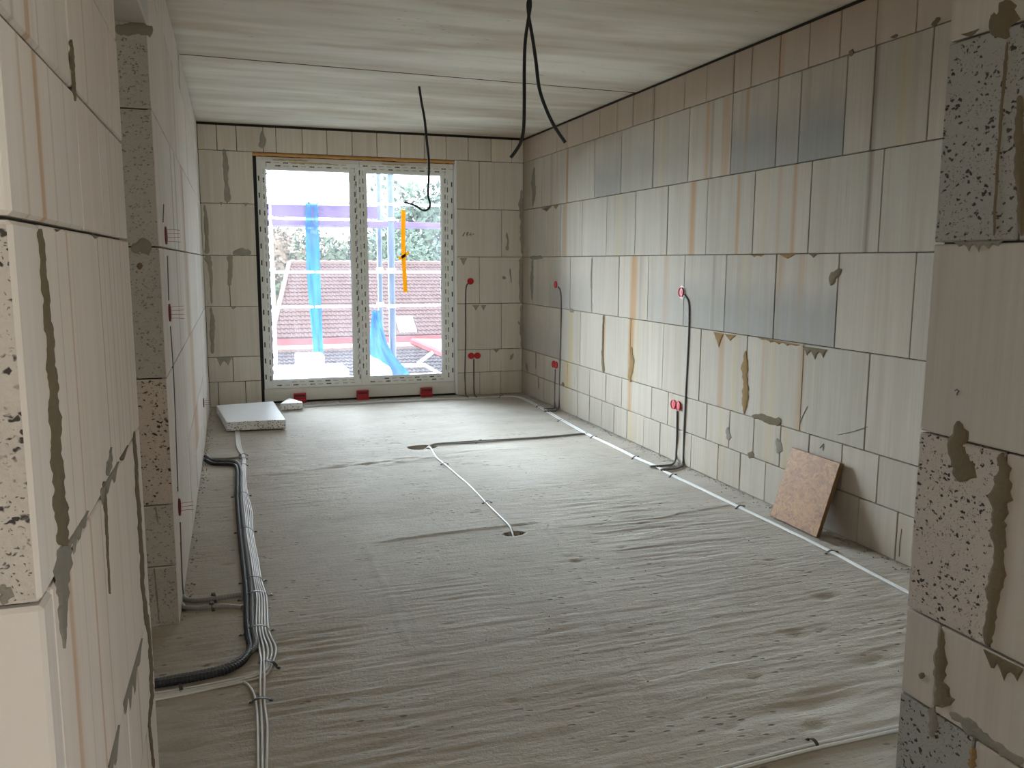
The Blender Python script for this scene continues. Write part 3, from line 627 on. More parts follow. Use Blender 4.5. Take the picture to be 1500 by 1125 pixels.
def frame(name, x0, x1, z0, z1, w, y0, y1, mat, par):
    m = MB(); wl, wr, wt, wb_ = w
    m.box((x0, y0, z0), (x0+wl, y1, z1)); m.box((x1-wr, y0, z0), (x1, y1, z1)); m.box((x0+wl, y0, z1-wt), (x1-wr, y1, z1)); m.box((x0+wl, y0, z0), (x1-wr, y1, z0+wb_))
    o = m.build(name, mat, par); md = o.modifiers.new('bevel', 'BEVEL'); md.width = .003; md.segments = 2; md.limit_method = 'ANGLE'; return o
frame('outer_frame', X0, X1, Z0, Z1, (.05, .05, .05, .03), YW+.012, YW+.085, M_PVC, window)
gl_l = (wp(392, 400)[0]+.008, wp(516, 400)[0]); gl_r = (wp(538.5, 400)[0], wp(648, 400)[0])
GT = wp(450, 249)[2]; GB = wp(460, 556)[2]
glassboxes = []
for (a, b_), (g0, g1) in (((X0+.035, XM-.001), gl_l), ((XM+.001, X1-.035), gl_r)):
    s = frame('casement', a, b_, Z0+.012, Z1-.035, (g0-a, b_-g1, Z1-.035-GT, GB-Z0-.012), YW, YW+.07, M_PVC, window)
    frame('glazing_bead', g0-.004, g1+.004, GB-.004, GT+.004, (.012,)*4, YW+.006, YW+.02, M_PVC, s)
    frame('gasket', g0+.006, g1-.006, GB+.006, GT-.006, (.006,)*4, YW+.012, YW+.03, M_BLK, s)
    g = MB(); g.box((g0, YW+.026, GB), (g1, YW+.030, GT)); g.build('pane', M_GLASS, s)
    glassboxes.append((g0, g1))
# printed marks on the protective film
mk = MB(); mg = MB()
def mark(m_, cx, cz, L, h, vert):
    n = 5; y = YW-.0006
    for k in range(n):
        t0 = -L/2+L*k/n+random.uniform(0, .001); t1 = t0+L/n*random.uniform(.72, .95); hh = h/2*random.uniform(.8, 1.)
        if vert: m_.quad((cx-hh, y, cz+t0), (cx+hh, y, cz+t0), (cx+hh, y, cz+t1), (cx-hh, y, cz+t1))
        else: m_.quad((cx+t0, y, cz-hh), (cx+t1, y, cz-hh), (cx+t1, y, cz+hh), (cx+t0, y, cz+hh))
def printrun(x0, x1, z0, z1, vert, per=.165, ph=0.):
    s, e = (z0, z1) if vert else (x0, x1); p = s+ph*per
    while p < e-.03:
        big = mk if random.random() < .85 else mg
        if vert: mark(big, x0, p, .05, .013, 1); mark(mg, x0, p+.08, .05, .009, 1)
        else: mark(big, p, z0, .05, .013, 0); mark(mg, p+.08, z0, .05, .009, 0)
        p += per*random.uniform(.97, 1.03)
for x, ph in ((X0+.062, .3), (X0+.092, .7), (gl_l[1]+.045, .5), (XM-.016, .2), (XM+.022, .9), (XM+.055, .45), (gl_r[1]+.035, .6), (gl_r[1]+.062, .1)): printrun(x, x, Z0+.06, Z1-.08, True, ph=ph)
for (a, b_) in ((X0+.08, XM-.05), (XM+.05, X1-.06)):
    printrun(a, b_, Z1-.055, 0, False, ph=.2); printrun(a, b_, Z1-.085, 0, False, ph=.75); printrun(a, b_, Z0+.035, 0, False, ph=.4); printrun(a+.2, b_, Z0+.065, 0, False, ph=.1)
for m_ in (mk, mg): m_.v = [(v[0], v[1], v[2]) for v in m_.v]
mk.build('film_print', M_PRINT, window); mg.build('film_print', M_PRINTG, window)
m = MB()
for x, ph in ((X0+.017, .1), (X1-.017, .5)):
    p = Z0+.1
    while p < Z1-.1:
        m.box((x-.006, YW+.0112, p), (x+.006, YW+.0125, p+.05)); p += .165
m.build('film_print', M_PRINT, window)
# threshold profile, foam, sealing gap
cbox('threshold_profile', (X0-.005, YW+.004, .022), (X1+.002, YW+.10, Z0-.002), .003, [M_SILL], window)
m = MB(); m.box((WX0-.02, YW+.012, -.02), (X0-.001, YW+.09, WZT+.003)); m.box((X1+.001, YW+.02, -.02), (WX1+.02, YW+.09, WZT+.003)); m.box((X0-.001, YW+.02, Z1+.0005), (X1+.001, YW+.09, Z1+.008)); m.box((X0-.005, YW+.02, -.02), (X1+.002, YW+.09, .0225)); m.build('sealing_tape', M_BLK, window)
fo = [];
for k in range(61):
    t = k/60; x = WX0+.002+(WX1-.02-WX0)*t; fo.append((x, YD+.035, (Z1+WZT)/2+.004+random.uniform(-.002, .002)))
m = MB(); m.box((WX0-.01, YD+.03, Z1+.009), (WX1+.01, YW+.09, WZT+.004)); m.tube(fo, [.017+random.uniform(-.003, .004) for _ in fo], 8); m.build('foam_bead', M_FOAM, window, smooth=True)
m = MB()
for x0, x1, z in ((X0+.15, X0+.5, Z1-.028), (X0+.3, X0+.75, Z1-.05), (XM+.25, XM+.5, Z1-.03)):
    m.tube([(x0+(x1-x0)*k/14, YW-.001, z+random.uniform(-.003, .003)) for k in range(15)], [.001]+[random.uniform(.004, .009) for _ in range(13)]+[.001], 6)
m.build('foam_smear', M_YFOAM, window, smooth=True)
m = MB(); m.box((WX1-.014, YD-.004, .02), (WX1+.002, YW+.03, WZT)); m.build('plaster_bead', M_PVC, window)
# orange tape on the right pane
b = NB('orange_tape'); d1 = b.n('ShaderNodeBsdfDiffuse'); d2 = b.n('ShaderNodeBsdfTranslucent'); mt = b.n('ShaderNodeMixShader'); tcol = b.mix(b.noise(b.pos(), 30, 3), (.92, .33, .008), (1., .40, .012))
b.set(d1.inputs[0], tcol); b.set(d2.inputs[0], tcol); mt.inputs[0].default_value = .10; b.nt.links.new(d1.outputs[0], mt.inputs[1]); b.nt.links.new(d2.outputs[0], mt.inputs[2]); b.nt.links.new(mt.outputs[0], b.out.inputs[0]); M_TAPE = b.mat
YG = YW+.026
def tape(pts, w):
    m = MB(); P = [on(1, YG-.001, *p) for p in pts]; vv = []
    for i, p in enumerate(P):
        d = P[min(i+1, len(P)-1)]-P[max(i-1, 0)]; d /= np.linalg.norm(d); n = np.array([d[2], 0, -d[0]])*w/2
        vv += [tuple(p-n), tuple(p+n), tuple(p-n-np.array([0, .0012, 0])), tuple(p+n-np.array([0, .0012, 0]))]
    fs = []
    for i in range(len(P)-1):
        a = i*4; c = a+4; fs += [(a+2, a+3, c+3, c+2), (a, a+2, c+2, c), (a+3, a+1, c+1, c+3)]
    return link('orange_tape', pydata('orange_tape', vv, fs), M_TAPE, window)
tape([(591, 307), (590.5, 340), (591, 370), (592, 395), (594, 428)], .045); tape([(584, 379), (592, 375), (599, 369.5)], .03)
# red packers under the threshold
M_RED = plain('red_plastic', (.50, .02, .035), .4, nz=.08); M_REDD = plain('dark_red_plastic', (.16, .006, .012), .5); M_RED2 = plain('bright_red_plastic', (.52, .014, .016), .6, nz=.08)
for k, px in enumerate((439, 531, 624)):
    xc = on(1, YW, px, 580)[0]; e = empty('window_packer', (xc, YW-.03, 0)); tag(e, ('red slotted packer under the window, behind the foam offcut', 'red slotted packer under the meeting of the two casements', 'red slotted packer under the window, nearest the wall conduits')[k], 'packer', 'red packers along the window threshold')
    w = .062
    m = MB(); m.box((-w, -.022, .002), (w, .03, .012)); m.box((-w, -.02, .012), (w, .03, .034)); m.box((-w, .0, .034), (w, .03, .06)); m.box((-w, .012, .06), (w, .03, .10)); m.box((-w, -.016, .088), (w, .012, .10)); m.box((-w, -.016, .06), (-w+.008, .012, .088)); m.box((w-.008, -.016, .06), (w, .012, .088)); m.build('body', M_RED, e)
    m = MB(); m.box((-w+.009, .008, .061), (w-.009, .0119, .087)); m.build('slot', M_REDD, e)

# ------------------------------------------------------------------ wall boxes and conduits
M_COND = plain('grey_conduit', (.115, .112, .108), .55); M_COND2 = plain('mid_grey_conduit', (.12, .118, .115), .55); M_CONDL = plain('light_grey_conduit', (.27, .26, .245), .55); M_BLACK = plain('black_conduit', (.016, .016, .018), .5)
M_CABLE = plain('white_cable', (.67, .655, .62), .5, nz=.05); M_GCABLE = plain('grey_cable', (.22, .215, .205), .5)
M_STEEL = plain('dark_steel_strap', (.06, .052, .045), .5, metallic=.3); M_PLAS = plain('white_filler', (.72, .71, .68), .9)
def wallbox(which, centres, label, filler=0., tilt=0):
    ax, v, n = plane_fn(which); P = [on(ax, v, *c) for c in centres]; c0 = sum(P)/len(P)
    e = empty('socket_box', tuple(c0)); tag(e, label, 'wall box')
    side = np.array([0, 1., 0]) if ax == 0 else np.array([1., 0, 0])
    if len(P) == 2:
        s = 1 if (P[1]-P[0])@side > 0 else -1; P = [c0-side*s*.0355, c0+side*s*.0355]
    for p in P:
        q = p-c0
        m = MB(); m.disc_stack(q, n, [(.034, -.0005), (.035, .012), (.031, .013), (.031, .006)], 24); m.build('rim', M_RED2, e, smooth=True)
        m = MB(); m.disc_stack(q, n, [(.0305, .004), (.0305, .008), (.012, .0085), (.011, .0105)], 24); m.build('cover', M_RED2, e, smooth=True)
    if filler:
        m = MB(); m.disc_stack(np.zeros(3), n, [(filler, -.001), (filler*.97, .0015), (filler*.8, .002)], 22); o = m.build('filler_ring', M_PLAS, e)
    return e
def wallpath(which, pts, off): 
    ax, v, n = plane_fn(which); return [on(ax, v, *p)+n*off for p in pts]
def conduit(name, world_pts, r, mat, label, cat='conduit', group=None, corr=True, n=8):
    P = crom(world_pts, n); 
    if corr:
        # resample evenly and ripple the radius
        P = np.array(P); d = np.r_[0, np.cumsum(np.linalg.norm(np.diff(P, axis=0), axis=1))]; N = max(6, int(d[-1]/.006)); t = np.linspace(0, d[-1], N)
        P = np.stack([np.interp(t, d, P[:, k]) for k in range(3)], 1); rad = [r*(1. if i % 2 else .88) for i in range(N)]
    else: rad = r
    m = MB(); m.tube(P, rad, 10); o = m.build(name, mat, None, smooth=not corr); return tag(o, label, cat, group)
wallbox('F', [(689, 412)], 'single red wall box beside the balcony window')
wallbox('F', [(690.5, 521), (698.5, 521)], 'double red wall box low on the end wall by the window')
wallbox('R', [(815, 417)], 'single red wall box on the block wall near the far corner', .038)
wallbox('R', [(811.5, 533.5), (815.5, 534.5)], 'double red wall box low on the block wall near the far corner')
wallbox('R', [(999, 428)], 'single red wall box in a white filler ring, top of the long conduit', .048)
wallbox('R', [(987, 592), (995, 594.5)], 'double red wall box above the short conduit, near the leaning chipboard')
RR = .0088
def updown(which, wall_pts, floor_pts, label, r=RR):
    wp_ = wallpath(which, wall_pts, r*.25); fp = [fl(*p, z=r) for p in floor_pts]; fp = [p + np.array([0, 0, .003]) for p in fp]
    return conduit('conduit', wp_+fp, r, M_COND, label)
updown('R', [(1003, 432), (1009, 442), (1010, 460), (1009, 500), (1006, 560), (1003, 620), (1001, 675)], [(997, 684), (985, 687.5), (968, 689)], 'long grey conduit from high red box down to the cables')
updown('R', [(992.5, 602), (992, 640), (990.5, 668)], [(986, 680), (975, 682.5), (952, 684)], 'short grey conduit below low double box near the chipboard')
updown('R', [(818, 420), (821.5, 428), (822.5, 450), (821, 520), (819.5, 590)], [(815, 601.5), (808, 602.5), (797, 603)], 'long grey conduit near the far corner of the block wall', .008)
updown('R', [(813.8, 541), (813.2, 560), (813, 590)], [(811, 598.5), (806, 599), (797, 599.5)], 'short grey conduit below the double box near far corner', .007)
updown('F', [(687, 414), (683, 420), (682, 440), (682, 500), (681, 545), (681.5, 570)], [(683, 580), (686, 582)], 'long grey conduit beside the balcony window', .008)
updown('F', [(694, 526), (694, 545), (694, 568)], [(695.5, 579.5), (698, 582)], 'short grey conduit under the double box by the window', .009)
# left wall: open boxes with wire ends
def openbox(px, py, label, wires=4, r=.034):
    p = on(0, XL, px, py); e = empty('socket_box', tuple(p)); tag(e, label, 'wall box')
    n = np.array([1., 0, 0])
    m = MB(); m.disc_stack((0, 0, 0), n, [(r+.003, -.002), (r+.003, .007), (r-.003, .007), (r-.004, -.001)], 24); m.build('rim', M_REDD, e, smooth=True)
    m = MB(); m.disc_stack((0, 0, 0), n, [(r-.004, -.001), (r-.004, .0025)], 24); m.build('inside', M_BLK, e)  # flat black disc stands in for the shaded hollow of the box
    for k in range(wires):
        z = (k-(wires-1)/2)*.016; m = MB(); m.tube([(.001, 0, z), (.03, .004, z+.001), (.058, .006+random.uniform(-.006, .006), z+random.uniform(-.003, .003))], .0009, 6); m.build('wire', M_RED, e)
    return e
openbox(242, 345, 'open wall box with red wires high above the others', 4); openbox(247.5, 458, 'open wall box with red wires, second one below the top', 4)
openbox(262, 743, 'open wall box with red wires just above the floor', 3); openbox(297.5, 590, 'red wall box far down the left wall near the foam board', 3)
for pts, lab in (([(239, 300), (238, 325)], 'thin grey chased cable above the top open box'), ([(244.5, 375), (246.5, 440)], 'thin grey chased cable between the two upper open boxes'), ([(249, 478), (254, 560), (260, 720)], 'thin grey chased cable between middle and lowest open box'), ([(263.5, 765), (266, 840), (268, 870)], 'thin grey chased cable below the lowest open box')):
    conduit('chased_cable', wallpath('L', pts, .0005), .004, M_COND, lab, 'cable', corr=False)

# ------------------------------------------------------------------ hanging cables from the ceiling
def hang(pts, y, rads, label, dy=0., start=None):
    P = []
    for i, p in enumerate(pts): P.append(on(1, y+dy*math.sin(i*.8), *p))
    P[0] = np.array([P[0][0], P[0][1], ZC+.002]) if start is None else np.array(start)
    Q = crom(P, 8); rr = np.interp(np.linspace(0, 1, len(Q)), np.linspace(0, 1, len(rads)), rads)
    m = MB(); m.tube(Q, list(rr), 10); o = m.build('hanging_cable', M_BLACK, None, smooth=True); return tag(o, label, 'cable', 'black cables hanging from the ceiling')
YH = 4.15
hang([(774, -15), (777, 6), (774, 28), (769.5, 60), (768, 100), (768, 150), (767, 188), (763, 208), (755, 222), (748, 231)], YH, [.0082, .009, .0085], 'black hanging cable of the crossed pair, end curling towards the window', .01)
hang([(779, -15), (773.5, 4), (775, 26), (780, 55), (785, 90), (790, 130), (800, 160), (812, 185), (828, 209)], YH+.035, [.0075, .009, .009], 'black hanging cable of the crossed pair, end swinging towards the block wall', -.01)
hang([(614, 128), (617.5, 150), (622, 175), (625, 205), (628, 235), (628, 262), (627, 285), (630, 299), (627, 306.5), (619, 308), (608, 301), (592, 296)], 6.54, [.0095, .010, .0085, .007], 'single black hanging cable with hooked end in front of the window')

# ------------------------------------------------------------------ floor cables
RC = .0044
LANE = [(632, 345, 350.5), (655, 347, 353), (668, 354.5, 358.2), (680, 355, 359.5), (700, 352.5, 359.5), (722, 355, 362), (750, 358.5, 369), (780, 361, 370), (820, 368, 377.5), (850, 372, 382.5), (873, 376, 389.5), (890, 376, 391.5), (923, 375.5, 393), (945, 379, 403), (958, 381, 403.5), (972, 382.5, 400)]
def ground(pts, r, lift=0.):
    out = []
    for p in pts:
        q = fl(p[0], p[1], r+lift); q[2] = r+lift+max(0., fz(q[0], q[1])); out.append(q)
    return out
def cable(name, pts, r, mat, label, group=None, lift=0., n=6, lifts=None):
    P = ground(pts, r, lift)
    if lifts is not None:
        for p, l in zip(P, lifts): p[2] += l
    m = MB(); m.tube(crom(P, n), r, 8); o = m.build(name, mat, None, smooth=True); return tag(o, label, 'cable', group)
LEFTG = 'white cables bundled along the left wall'
tails = {0: [(381.5, 1000), (381.5, 1026), (383, 1050), (384, 1080), (384.5, 1135)], 1: [(387.5, 1000), (387, 1026), (390, 1050), (391.8, 1070), (390, 1135)],
         2: [(388, 983), (366, 990), (330, 997), (285, 1006), (222, 1016)], 3: [(391, 982), (372, 991), (332, 1000.5), (285, 1009.5), (222, 1019.5)], 4: [(393, 985), (376, 994), (334, 1004), (285, 1013), (222, 1023)]}
for i in range(5):
    pts = [(xl+(xr-xl)*i/4+random.uniform(-.25, .25), y) for y, xl, xr in LANE]
    if i >= 2: lf = [0.]*len(pts) + [0, -.0, 0, 0, 0]; pts[-1] = (pts[-1][0]-.5, pts[-1][1]-1); lifts = lf
    else: lifts = [0.]*(len(pts)-1) + [.006, .010, .004, 0, 0, 0]
    pts = pts + tails[i]
    lab = ('straight white bundle cable next to the conduits', 'straight white bundle cable, second from the conduits', 'bundle cable turning to side doorway, closest to the black conduit', 'bundle cable turning to side doorway, middle of three', 'bundle cable turning to side doorway, farthest from the black conduit')[i]
    cable('cable', pts, RC, M_CABLE, lab, LEFTG if i < 2 else 'white cables turning to the side doorway', .001, lifts=lifts)
cable('cable', [(222, 1027), (280, 1016), (325, 1005), (347, 999), (360, 1001), (369, 1011), (374, 1026), (377, 1055), (378, 1135)], RC, M_CABLE, 'white cable curving from the side doorway into the straight bundle', None, .001)
# conduits of the bundle
def fconduit(pts, r, mat, label, group=None, corr=True):
    return conduit('conduit', ground(pts, r, .001), r, mat, label, 'conduit', group, corr, 6)
fconduit([(220, 1004), (262, 997), (300, 990), (334, 981), (356, 968), (366, 950), (363.5, 930), (361.5, 905), (361, 872), (358, 840), (353.5, 800), (350, 765), (347.5, 735), (347.5, 705), (347, 688), (342, 681), (325, 680), (311, 679), (301, 674)], .0135, M_BLACK, 'thick black conduit snaking beside the white cable bundle')
fconduit([(222, 1000), (262, 992), (300, 985), (332, 977), (356, 963), (374, 946), (370.5, 925), (369, 900), (368.5, 870), (364.5, 835), (360, 800), (356, 765), (353, 735), (352.5, 705), (352.5, 690), (346, 677), (326, 675), (311, 674), (301, 668)], .0125, M_COND2, 'dark grey conduit between black conduit and white cables')
fconduit([(268, 872), (273, 879), (290, 880), (313, 877), (335, 873.5), (354, 871)], .011, M_CONDL, 'grey conduit stub from left wall, upper of two below the open box')
fconduit([(266.5, 885), (271, 890.5), (290, 891), (313, 889), (335, 888), (354, 890)], .010, M_CONDL, 'grey conduit stub from left wall, lower of two below the open box')
fconduit([(302, 664), (307, 671), (325, 672), (340, 671), (352, 669)], .0085, M_CONDL, 'light grey conduit stub beside the foam board end of the bundle')
# right wall pair
RP = [(1400, 905), (1328, 868), (1270, 838), (1215, 808), (1150, 776), (1082, 743.5), (1020, 714), (985, 697.5), (960, 684), (930, 670.5), (900, 655.5), (860, 636.5), (830, 620), (805, 605.5), (785, 594), (768, 585.5), (757, 581.5), (742, 581), (700, 583), (660, 584.3), (600, 587.3), (520, 591.5), (445, 596)]
for k in range(2):
    cable('cable', [(x+k*2.2*(1 if x > 760 else .0), y-k*(1.0 if x > 760 else .9)) for x, y in RP], .005 if k == 0 else .0045, M_CABLE, ('white cable along the block wall, outer one of the pair', 'white cable along the block wall, one nearer the wall')[k], 'pair of white cables along the right wall', .001)
for k in range(2):
    cable('cable', [(990, 1141+k*7), (1050, 1127+k*7), (1120, 1109+k*7), (1200, 1088.5+k*6.5), (1260, 1076+k*6), (1312, 1064.5+k*6), (1400, 1048+k*6)], .0052, M_CABLE, ('white cable at the entry wall, window side of the pair', 'white cable at the entry wall, doorway side of the pair')[k], 'pair of white cables at the entry wall', .001)
cable('cable', [(622, 653), (630, 656), (640, 671), (655, 683), (675, 700), (692, 716), (712, 737), (735, 760), (748, 774), (753, 784)], .0055, M_CABLE, 'single white cable between the two floor holes', None, .001, lifts=[-.03, .004, 0, 0, 0, 0, 0, 0, .004, -.02])
for k in range(2):
    cable('cable', [(622, 655-k), (634, 652-k*1.2), (660, 650-k*1.6), (700, 648-k*2.4), (750, 644.2-k*1.3), (800, 640.5-k*1), (860, 635-k*.8)], .0048, M_GCABLE, ('dark grey cable from floor hole to block wall, doorway side', 'dark grey cable from floor hole to block wall, window side')[k], 'two grey cables across the floor', .001, lifts=[-.03, 0, 0, 0, 0, 0, 0])

# clips: steel strap bridged over the cables with nailed feet
def clip(x0, y0, x1, y1, h, label, group):
    A = fl(x0, y0); B = fl(x1, y1); c = (A+B)/2; e = empty('cable_clip', (c[0], c[1], 0)); tag(e, label, 'cable clip', group)
    d = B-A; L = np.linalg.norm(d); d /= L; z0 = max(0, fz(c[0], c[1]))+.0015
    n = 14; P = []
    for k in range(n+1):
        t = k/n; s = 0 if t < .16 or t > .84 else math.sin(math.pi*(t-.16)/.68)**.45
        p = A+(B-A)*t-c; P.append((p[0], p[1], z0+h*s))
    m = MB(); wv = np.array([-d[1], d[0], 0])*.006
    for a, b_ in zip(P[:-1], P[1:]):
        a = np.array(a); b_ = np.array(b_); u_ = np.array([0, 0, .0016])
        m.hexa([a-wv, b_-wv, b_+wv, a+wv], [a-wv+u_, b_-wv+u_, b_+wv+u_, a+wv+u_])
    m.build('strap', M_STEEL, e)
    for s in (-1, 1):
        q = d*s*(L/2-.008); m = MB(); m.disc_stack((q[0], q[1], z0), (0, 0, 1), [(.004, 0), (.0055, .003), (.004, .006)], 8); m.build('nail', M_STEEL, e)
    return e
GB_ = 'steel clips over the white bundle'; t_b = 'dark steel clip nailed over the white cable bundle'
ORD = ('first', 'second', 'third', 'fourth', 'fifth', 'sixth', 'seventh', 'eighth')
for k, q in enumerate(((350, 667.5, 364, 667.5), (350, 673, 363.5, 673), (349, 682, 364, 682.5), (338, 729, 369, 726.5), (342.5, 781.5, 377, 779.5))): clip(*q, .030 if q[2]-q[0] > 20 else .014, 'steel clip over the white cable bundle, %s from the foam board' % ORD[k], GB_)
for k, q in enumerate(((349, 856, 392, 851), (347.5, 881, 400.5, 872), (349.5, 932, 403, 923))): clip(*q, .030, 'steel clip spanning bundle and black conduit, ' + ('before the conduit stubs', 'level with the conduit stubs', 'just before the bundle forks')[k], GB_)
clip(379, 972, 411, 980, .020, 'dark steel clip where the white bundle forks', None); clip(364, 1030.5, 401, 1026.5, .013, 'dark steel clip over the three straight white cables', None)
clip(262, 1000.5, 267, 1019, .013, 'dark clip on the cables heading to the side doorway', None)
for k, q in enumerate(((311, 872, 316, 884), (308, 886, 313, 896))): clip(*q, .024, 'small dark clip on the %s grey conduit stub by left wall' % ('upper', 'lower')[k], 'small clips on the conduit stubs')
RG = 'clips along the right wall cables'
for k, q in enumerate(((1208, 812, 1228, 809), (1077, 746, 1091, 742), (980, 700, 991, 695.5), (925, 673, 936, 669), (864, 642.5, 874, 640), (816, 618, 826, 616.5), (785, 597, 793, 595.5))): clip(*q, .013, 'small dark clip on the block wall cables, %s from the chipboard' % ORD[k], RG)
clip(1181, 1083, 1201, 1097, .013, 'dark clip over the cable pair at the entry wall', None)
for k, q in enumerate(((645, 681.5, 657, 680), (706, 739, 721, 737))): clip(*q, .014, 'small clip on the single white cable, nearer the %s floor hole' % ('large', 'small')[k], 'clips on the single white cable')
clip(697, 650, 705, 644.5, .012, 'tiny dark clip on the two grey floor cables', None); clip(731, 583, 737, 579, .013, 'tiny dark clip on the cable under the end wall', None)

# ------------------------------------------------------------------ things lying about
# chipboard leaning on the block wall
def osb_mat():
    b = NB('chipboard_strands'); tcn = b.n('ShaderNodeTexCoord'); O = tcn.outputs['Object']
    w = b.n('ShaderNodeVectorMath', operation='ADD'); b.set(w.inputs[0], O); dn = b.n('ShaderNodeTexNoise'); b.set(dn.inputs['Vector'], O); dn.inputs['Scale'].default_value = 9
    dm = b.n('ShaderNodeVectorMath', operation='SCALE'); b.nt.links.new(dn.outputs['Color'], dm.inputs[0]); dm.inputs['Scale'].default_value = .12; b.nt.links.new(dm.outputs[0], w.inputs[1])
    v = b.vor(b.scale(w.outputs[0], (30, 62, 30)), 1.); v2 = b.vor(b.scale(w.outputs[0], (70, 26, 70), (3, 1, 2)), 1.)
    g = b.noise(b.scale(w.outputs[0], (1, 1, 1)), 26, 6, .7, 2.)
    c = b.ramp(g, [(.28, (.07, .022, .004)), (.42, (.22, .085, .016)), (.55, (.37, .165, .04)), (.74, (.52, .27, .08))])
    sc_ = b.n('ShaderNodeSeparateColor'); b.nt.links.new(v[1], sc_.inputs[0]); c = b.mix(b.math('MULTIPLY', sc_.outputs[0], .5), c, (.42, .20, .055))
    sd = b.n('ShaderNodeSeparateColor'); b.nt.links.new(v2[1], sd.inputs[0]); c = b.mix(b.math('MULTIPLY', b.mr(sd.outputs[1], .55, 1.), .6), c, (.13, .05, .014))
    b.bump(b.math('ADD', g, sc_.outputs[0]), .4, .002)
    return b.fin(c, .65)
M_OSB = osb_mat(); M_OSBE = mortar_mat('chipboard_edge', (.20, .11, .05))
bA = fl(1128.5, 763); bB = fl(1206, 791)                       # front bottom edge on the floor
t1 = on(0, XR-.035, 1149, 656.5); t2 = on(0, XR-.035, 1226, 679)
print('OSB', bA, bB, t1, t2)
bx = (bA[0]+bB[0])/2; ya, yb = t2[1], t1[1]; zt = (t1[2]+t2[2])/2; th = .024
ya = (bB[1]+t2[1])/2; yb = (bA[1]+t1[1])/2
xt = XR-.030; hl = math.hypot(zt, xt-bx); ang = math.atan2(xt-bx, zt)
e = cbox('chipboard_panel', (-th, -(yb-ya)/2, 0), (0, (yb-ya)/2, hl), .0025, [M_OSB], None)
me = e.data
for v in me.vertices: v.co += Vector((-th/2, 0, hl/2))
me.materials.append(M_OSBE)
for p in me.polygons:
    if abs(p.normal.x) < .8: p.material_index = 1
e.location = (bx+th*math.cos(ang)+.002, (ya+yb)/2, .004); e.rotation_euler = (0, ang, 0)
tag(e, 'square brown chipboard offcut leaning against the block wall', 'chipboard')
# foam boards on the floor
def sty_mat(name, dots):
    b = NB(name); P = b.pos(); v = b.vor(P, 75)[0]; d = b.math('MULTIPLY', b.mr(v, .42, .30), b.mr(b.noise(P, 30, 3), .42, .52))
    c = b.mix(b.noise(P, 9, 4), (.88, .89, .90), (.95, .96, .97)); c = b.mix(b.math('MULTIPLY', d, dots), c, (.16, .14, .12)); b.bump(b.noise(P, 120, 3), .3, .002); return b.fin(c, .7)
M_STY = sty_mat('white_foam_top', .06); M_STYE = sty_mat('white_foam_edge', .9)
def slab(name, foot, th, label, z0=.004):
    n = len(foot); z = [z0]*n + [z0+th]*n; vv = [(p[0], p[1], zz) for p, zz in zip(list(foot)*2, z)]
    c = np.mean([v for v in vv], axis=0); c[2] = z0; vv = [tuple(np.array(v)-c) for v in vv]
    fs = [tuple(range(n))[::-1], tuple(range(n, 2*n))] + [(i, (i+1) % n, n+(i+1) % n, n+i) for i in range(n)]
    me = pydata(name, vv, fs); bm = bmesh.new(); bm.from_mesh(me); bmesh.ops.recalc_face_normals(bm, faces=bm.faces); bmesh.ops.bevel(bm, geom=list(bm.edges), offset=.004, segments=1, affect='EDGES'); 
    for f in bm.faces: f.material_index = 0 if f.normal.z > .8 else 1
    bm.to_mesh(me); bm.free(); o = link(name, me, [M_STY, M_STYE], None, tuple(c)); return tag(o, label, 'foam board')
TH = .078
f1 = fl(332.5, 633.5)[:2]; f2 = fl(419, 629.5)[:2]; f3 = fl(400.5, 589.5, TH)[:2]; f4 = fl(317, 595.5, TH)[:2]
slab('foam_board', [f1, f2, f3, f4], TH, 'large white foam board lying on the floor by the left wall', .012)
TH2 = .066
slab('foam_offcut', [fl(411, 602)[:2], fl(442.5, 600)[:2], fl(443, 589.5, TH2)[:2], fl(424, 583.3, TH2)[:2], fl(411.5, 591, TH2)[:2]], TH2, 'small white foam offcut next to the large foam board', .006)
# crumbs swept against the walls: uncountable
m = MB()
for k in range(900):
    s_ = random.choice('RRLF'); r_ = random.uniform(.002, .008)
    if s_ == 'R': x = XR-abs(random.gauss(0, .035))-.004; y = random.uniform(2.2, 8.7)
    elif s_ == 'L': x = XL+abs(random.gauss(0, .02))+.004; y = random.uniform(3.5, 8.7)
    else: x = random.uniform(XL+.05, XR-.05); y = YD-abs(random.gauss(0, .03))-.004
    if k % 9 == 0: x = random.uniform(0, 2.9); y = random.uniform(2.2, 7.5); r_ *= .6
    z = max(0, fz(x, y)); n0 = len(m.v); q = [random.uniform(.6, 1.2)*r_ for _ in range(6)]
    m.v += [(x+q[0], y, z+r_*.3), (x, y+q[1], z+r_*.3), (x-q[2], y, z+r_*.3), (x, y-q[3], z+r_*.3), (x, y, z+q[4]), (x, y, z-.002)]
    for f in ((0, 1, 4), (1, 2, 4), (2, 3, 4), (3, 0, 4), (1, 0, 5), (2, 1, 5), (3, 2, 5), (0, 3, 5)): m.f.append(tuple(n0+i for i in f)); m.m.append(0)
o = m.build('mortar_crumbs', mortar_mat('crumbs', (.33, .30, .26))); tag(o, 'mortar crumbs and grit lying along the foot of walls', 'debris'); o['kind'] = 'stuff'

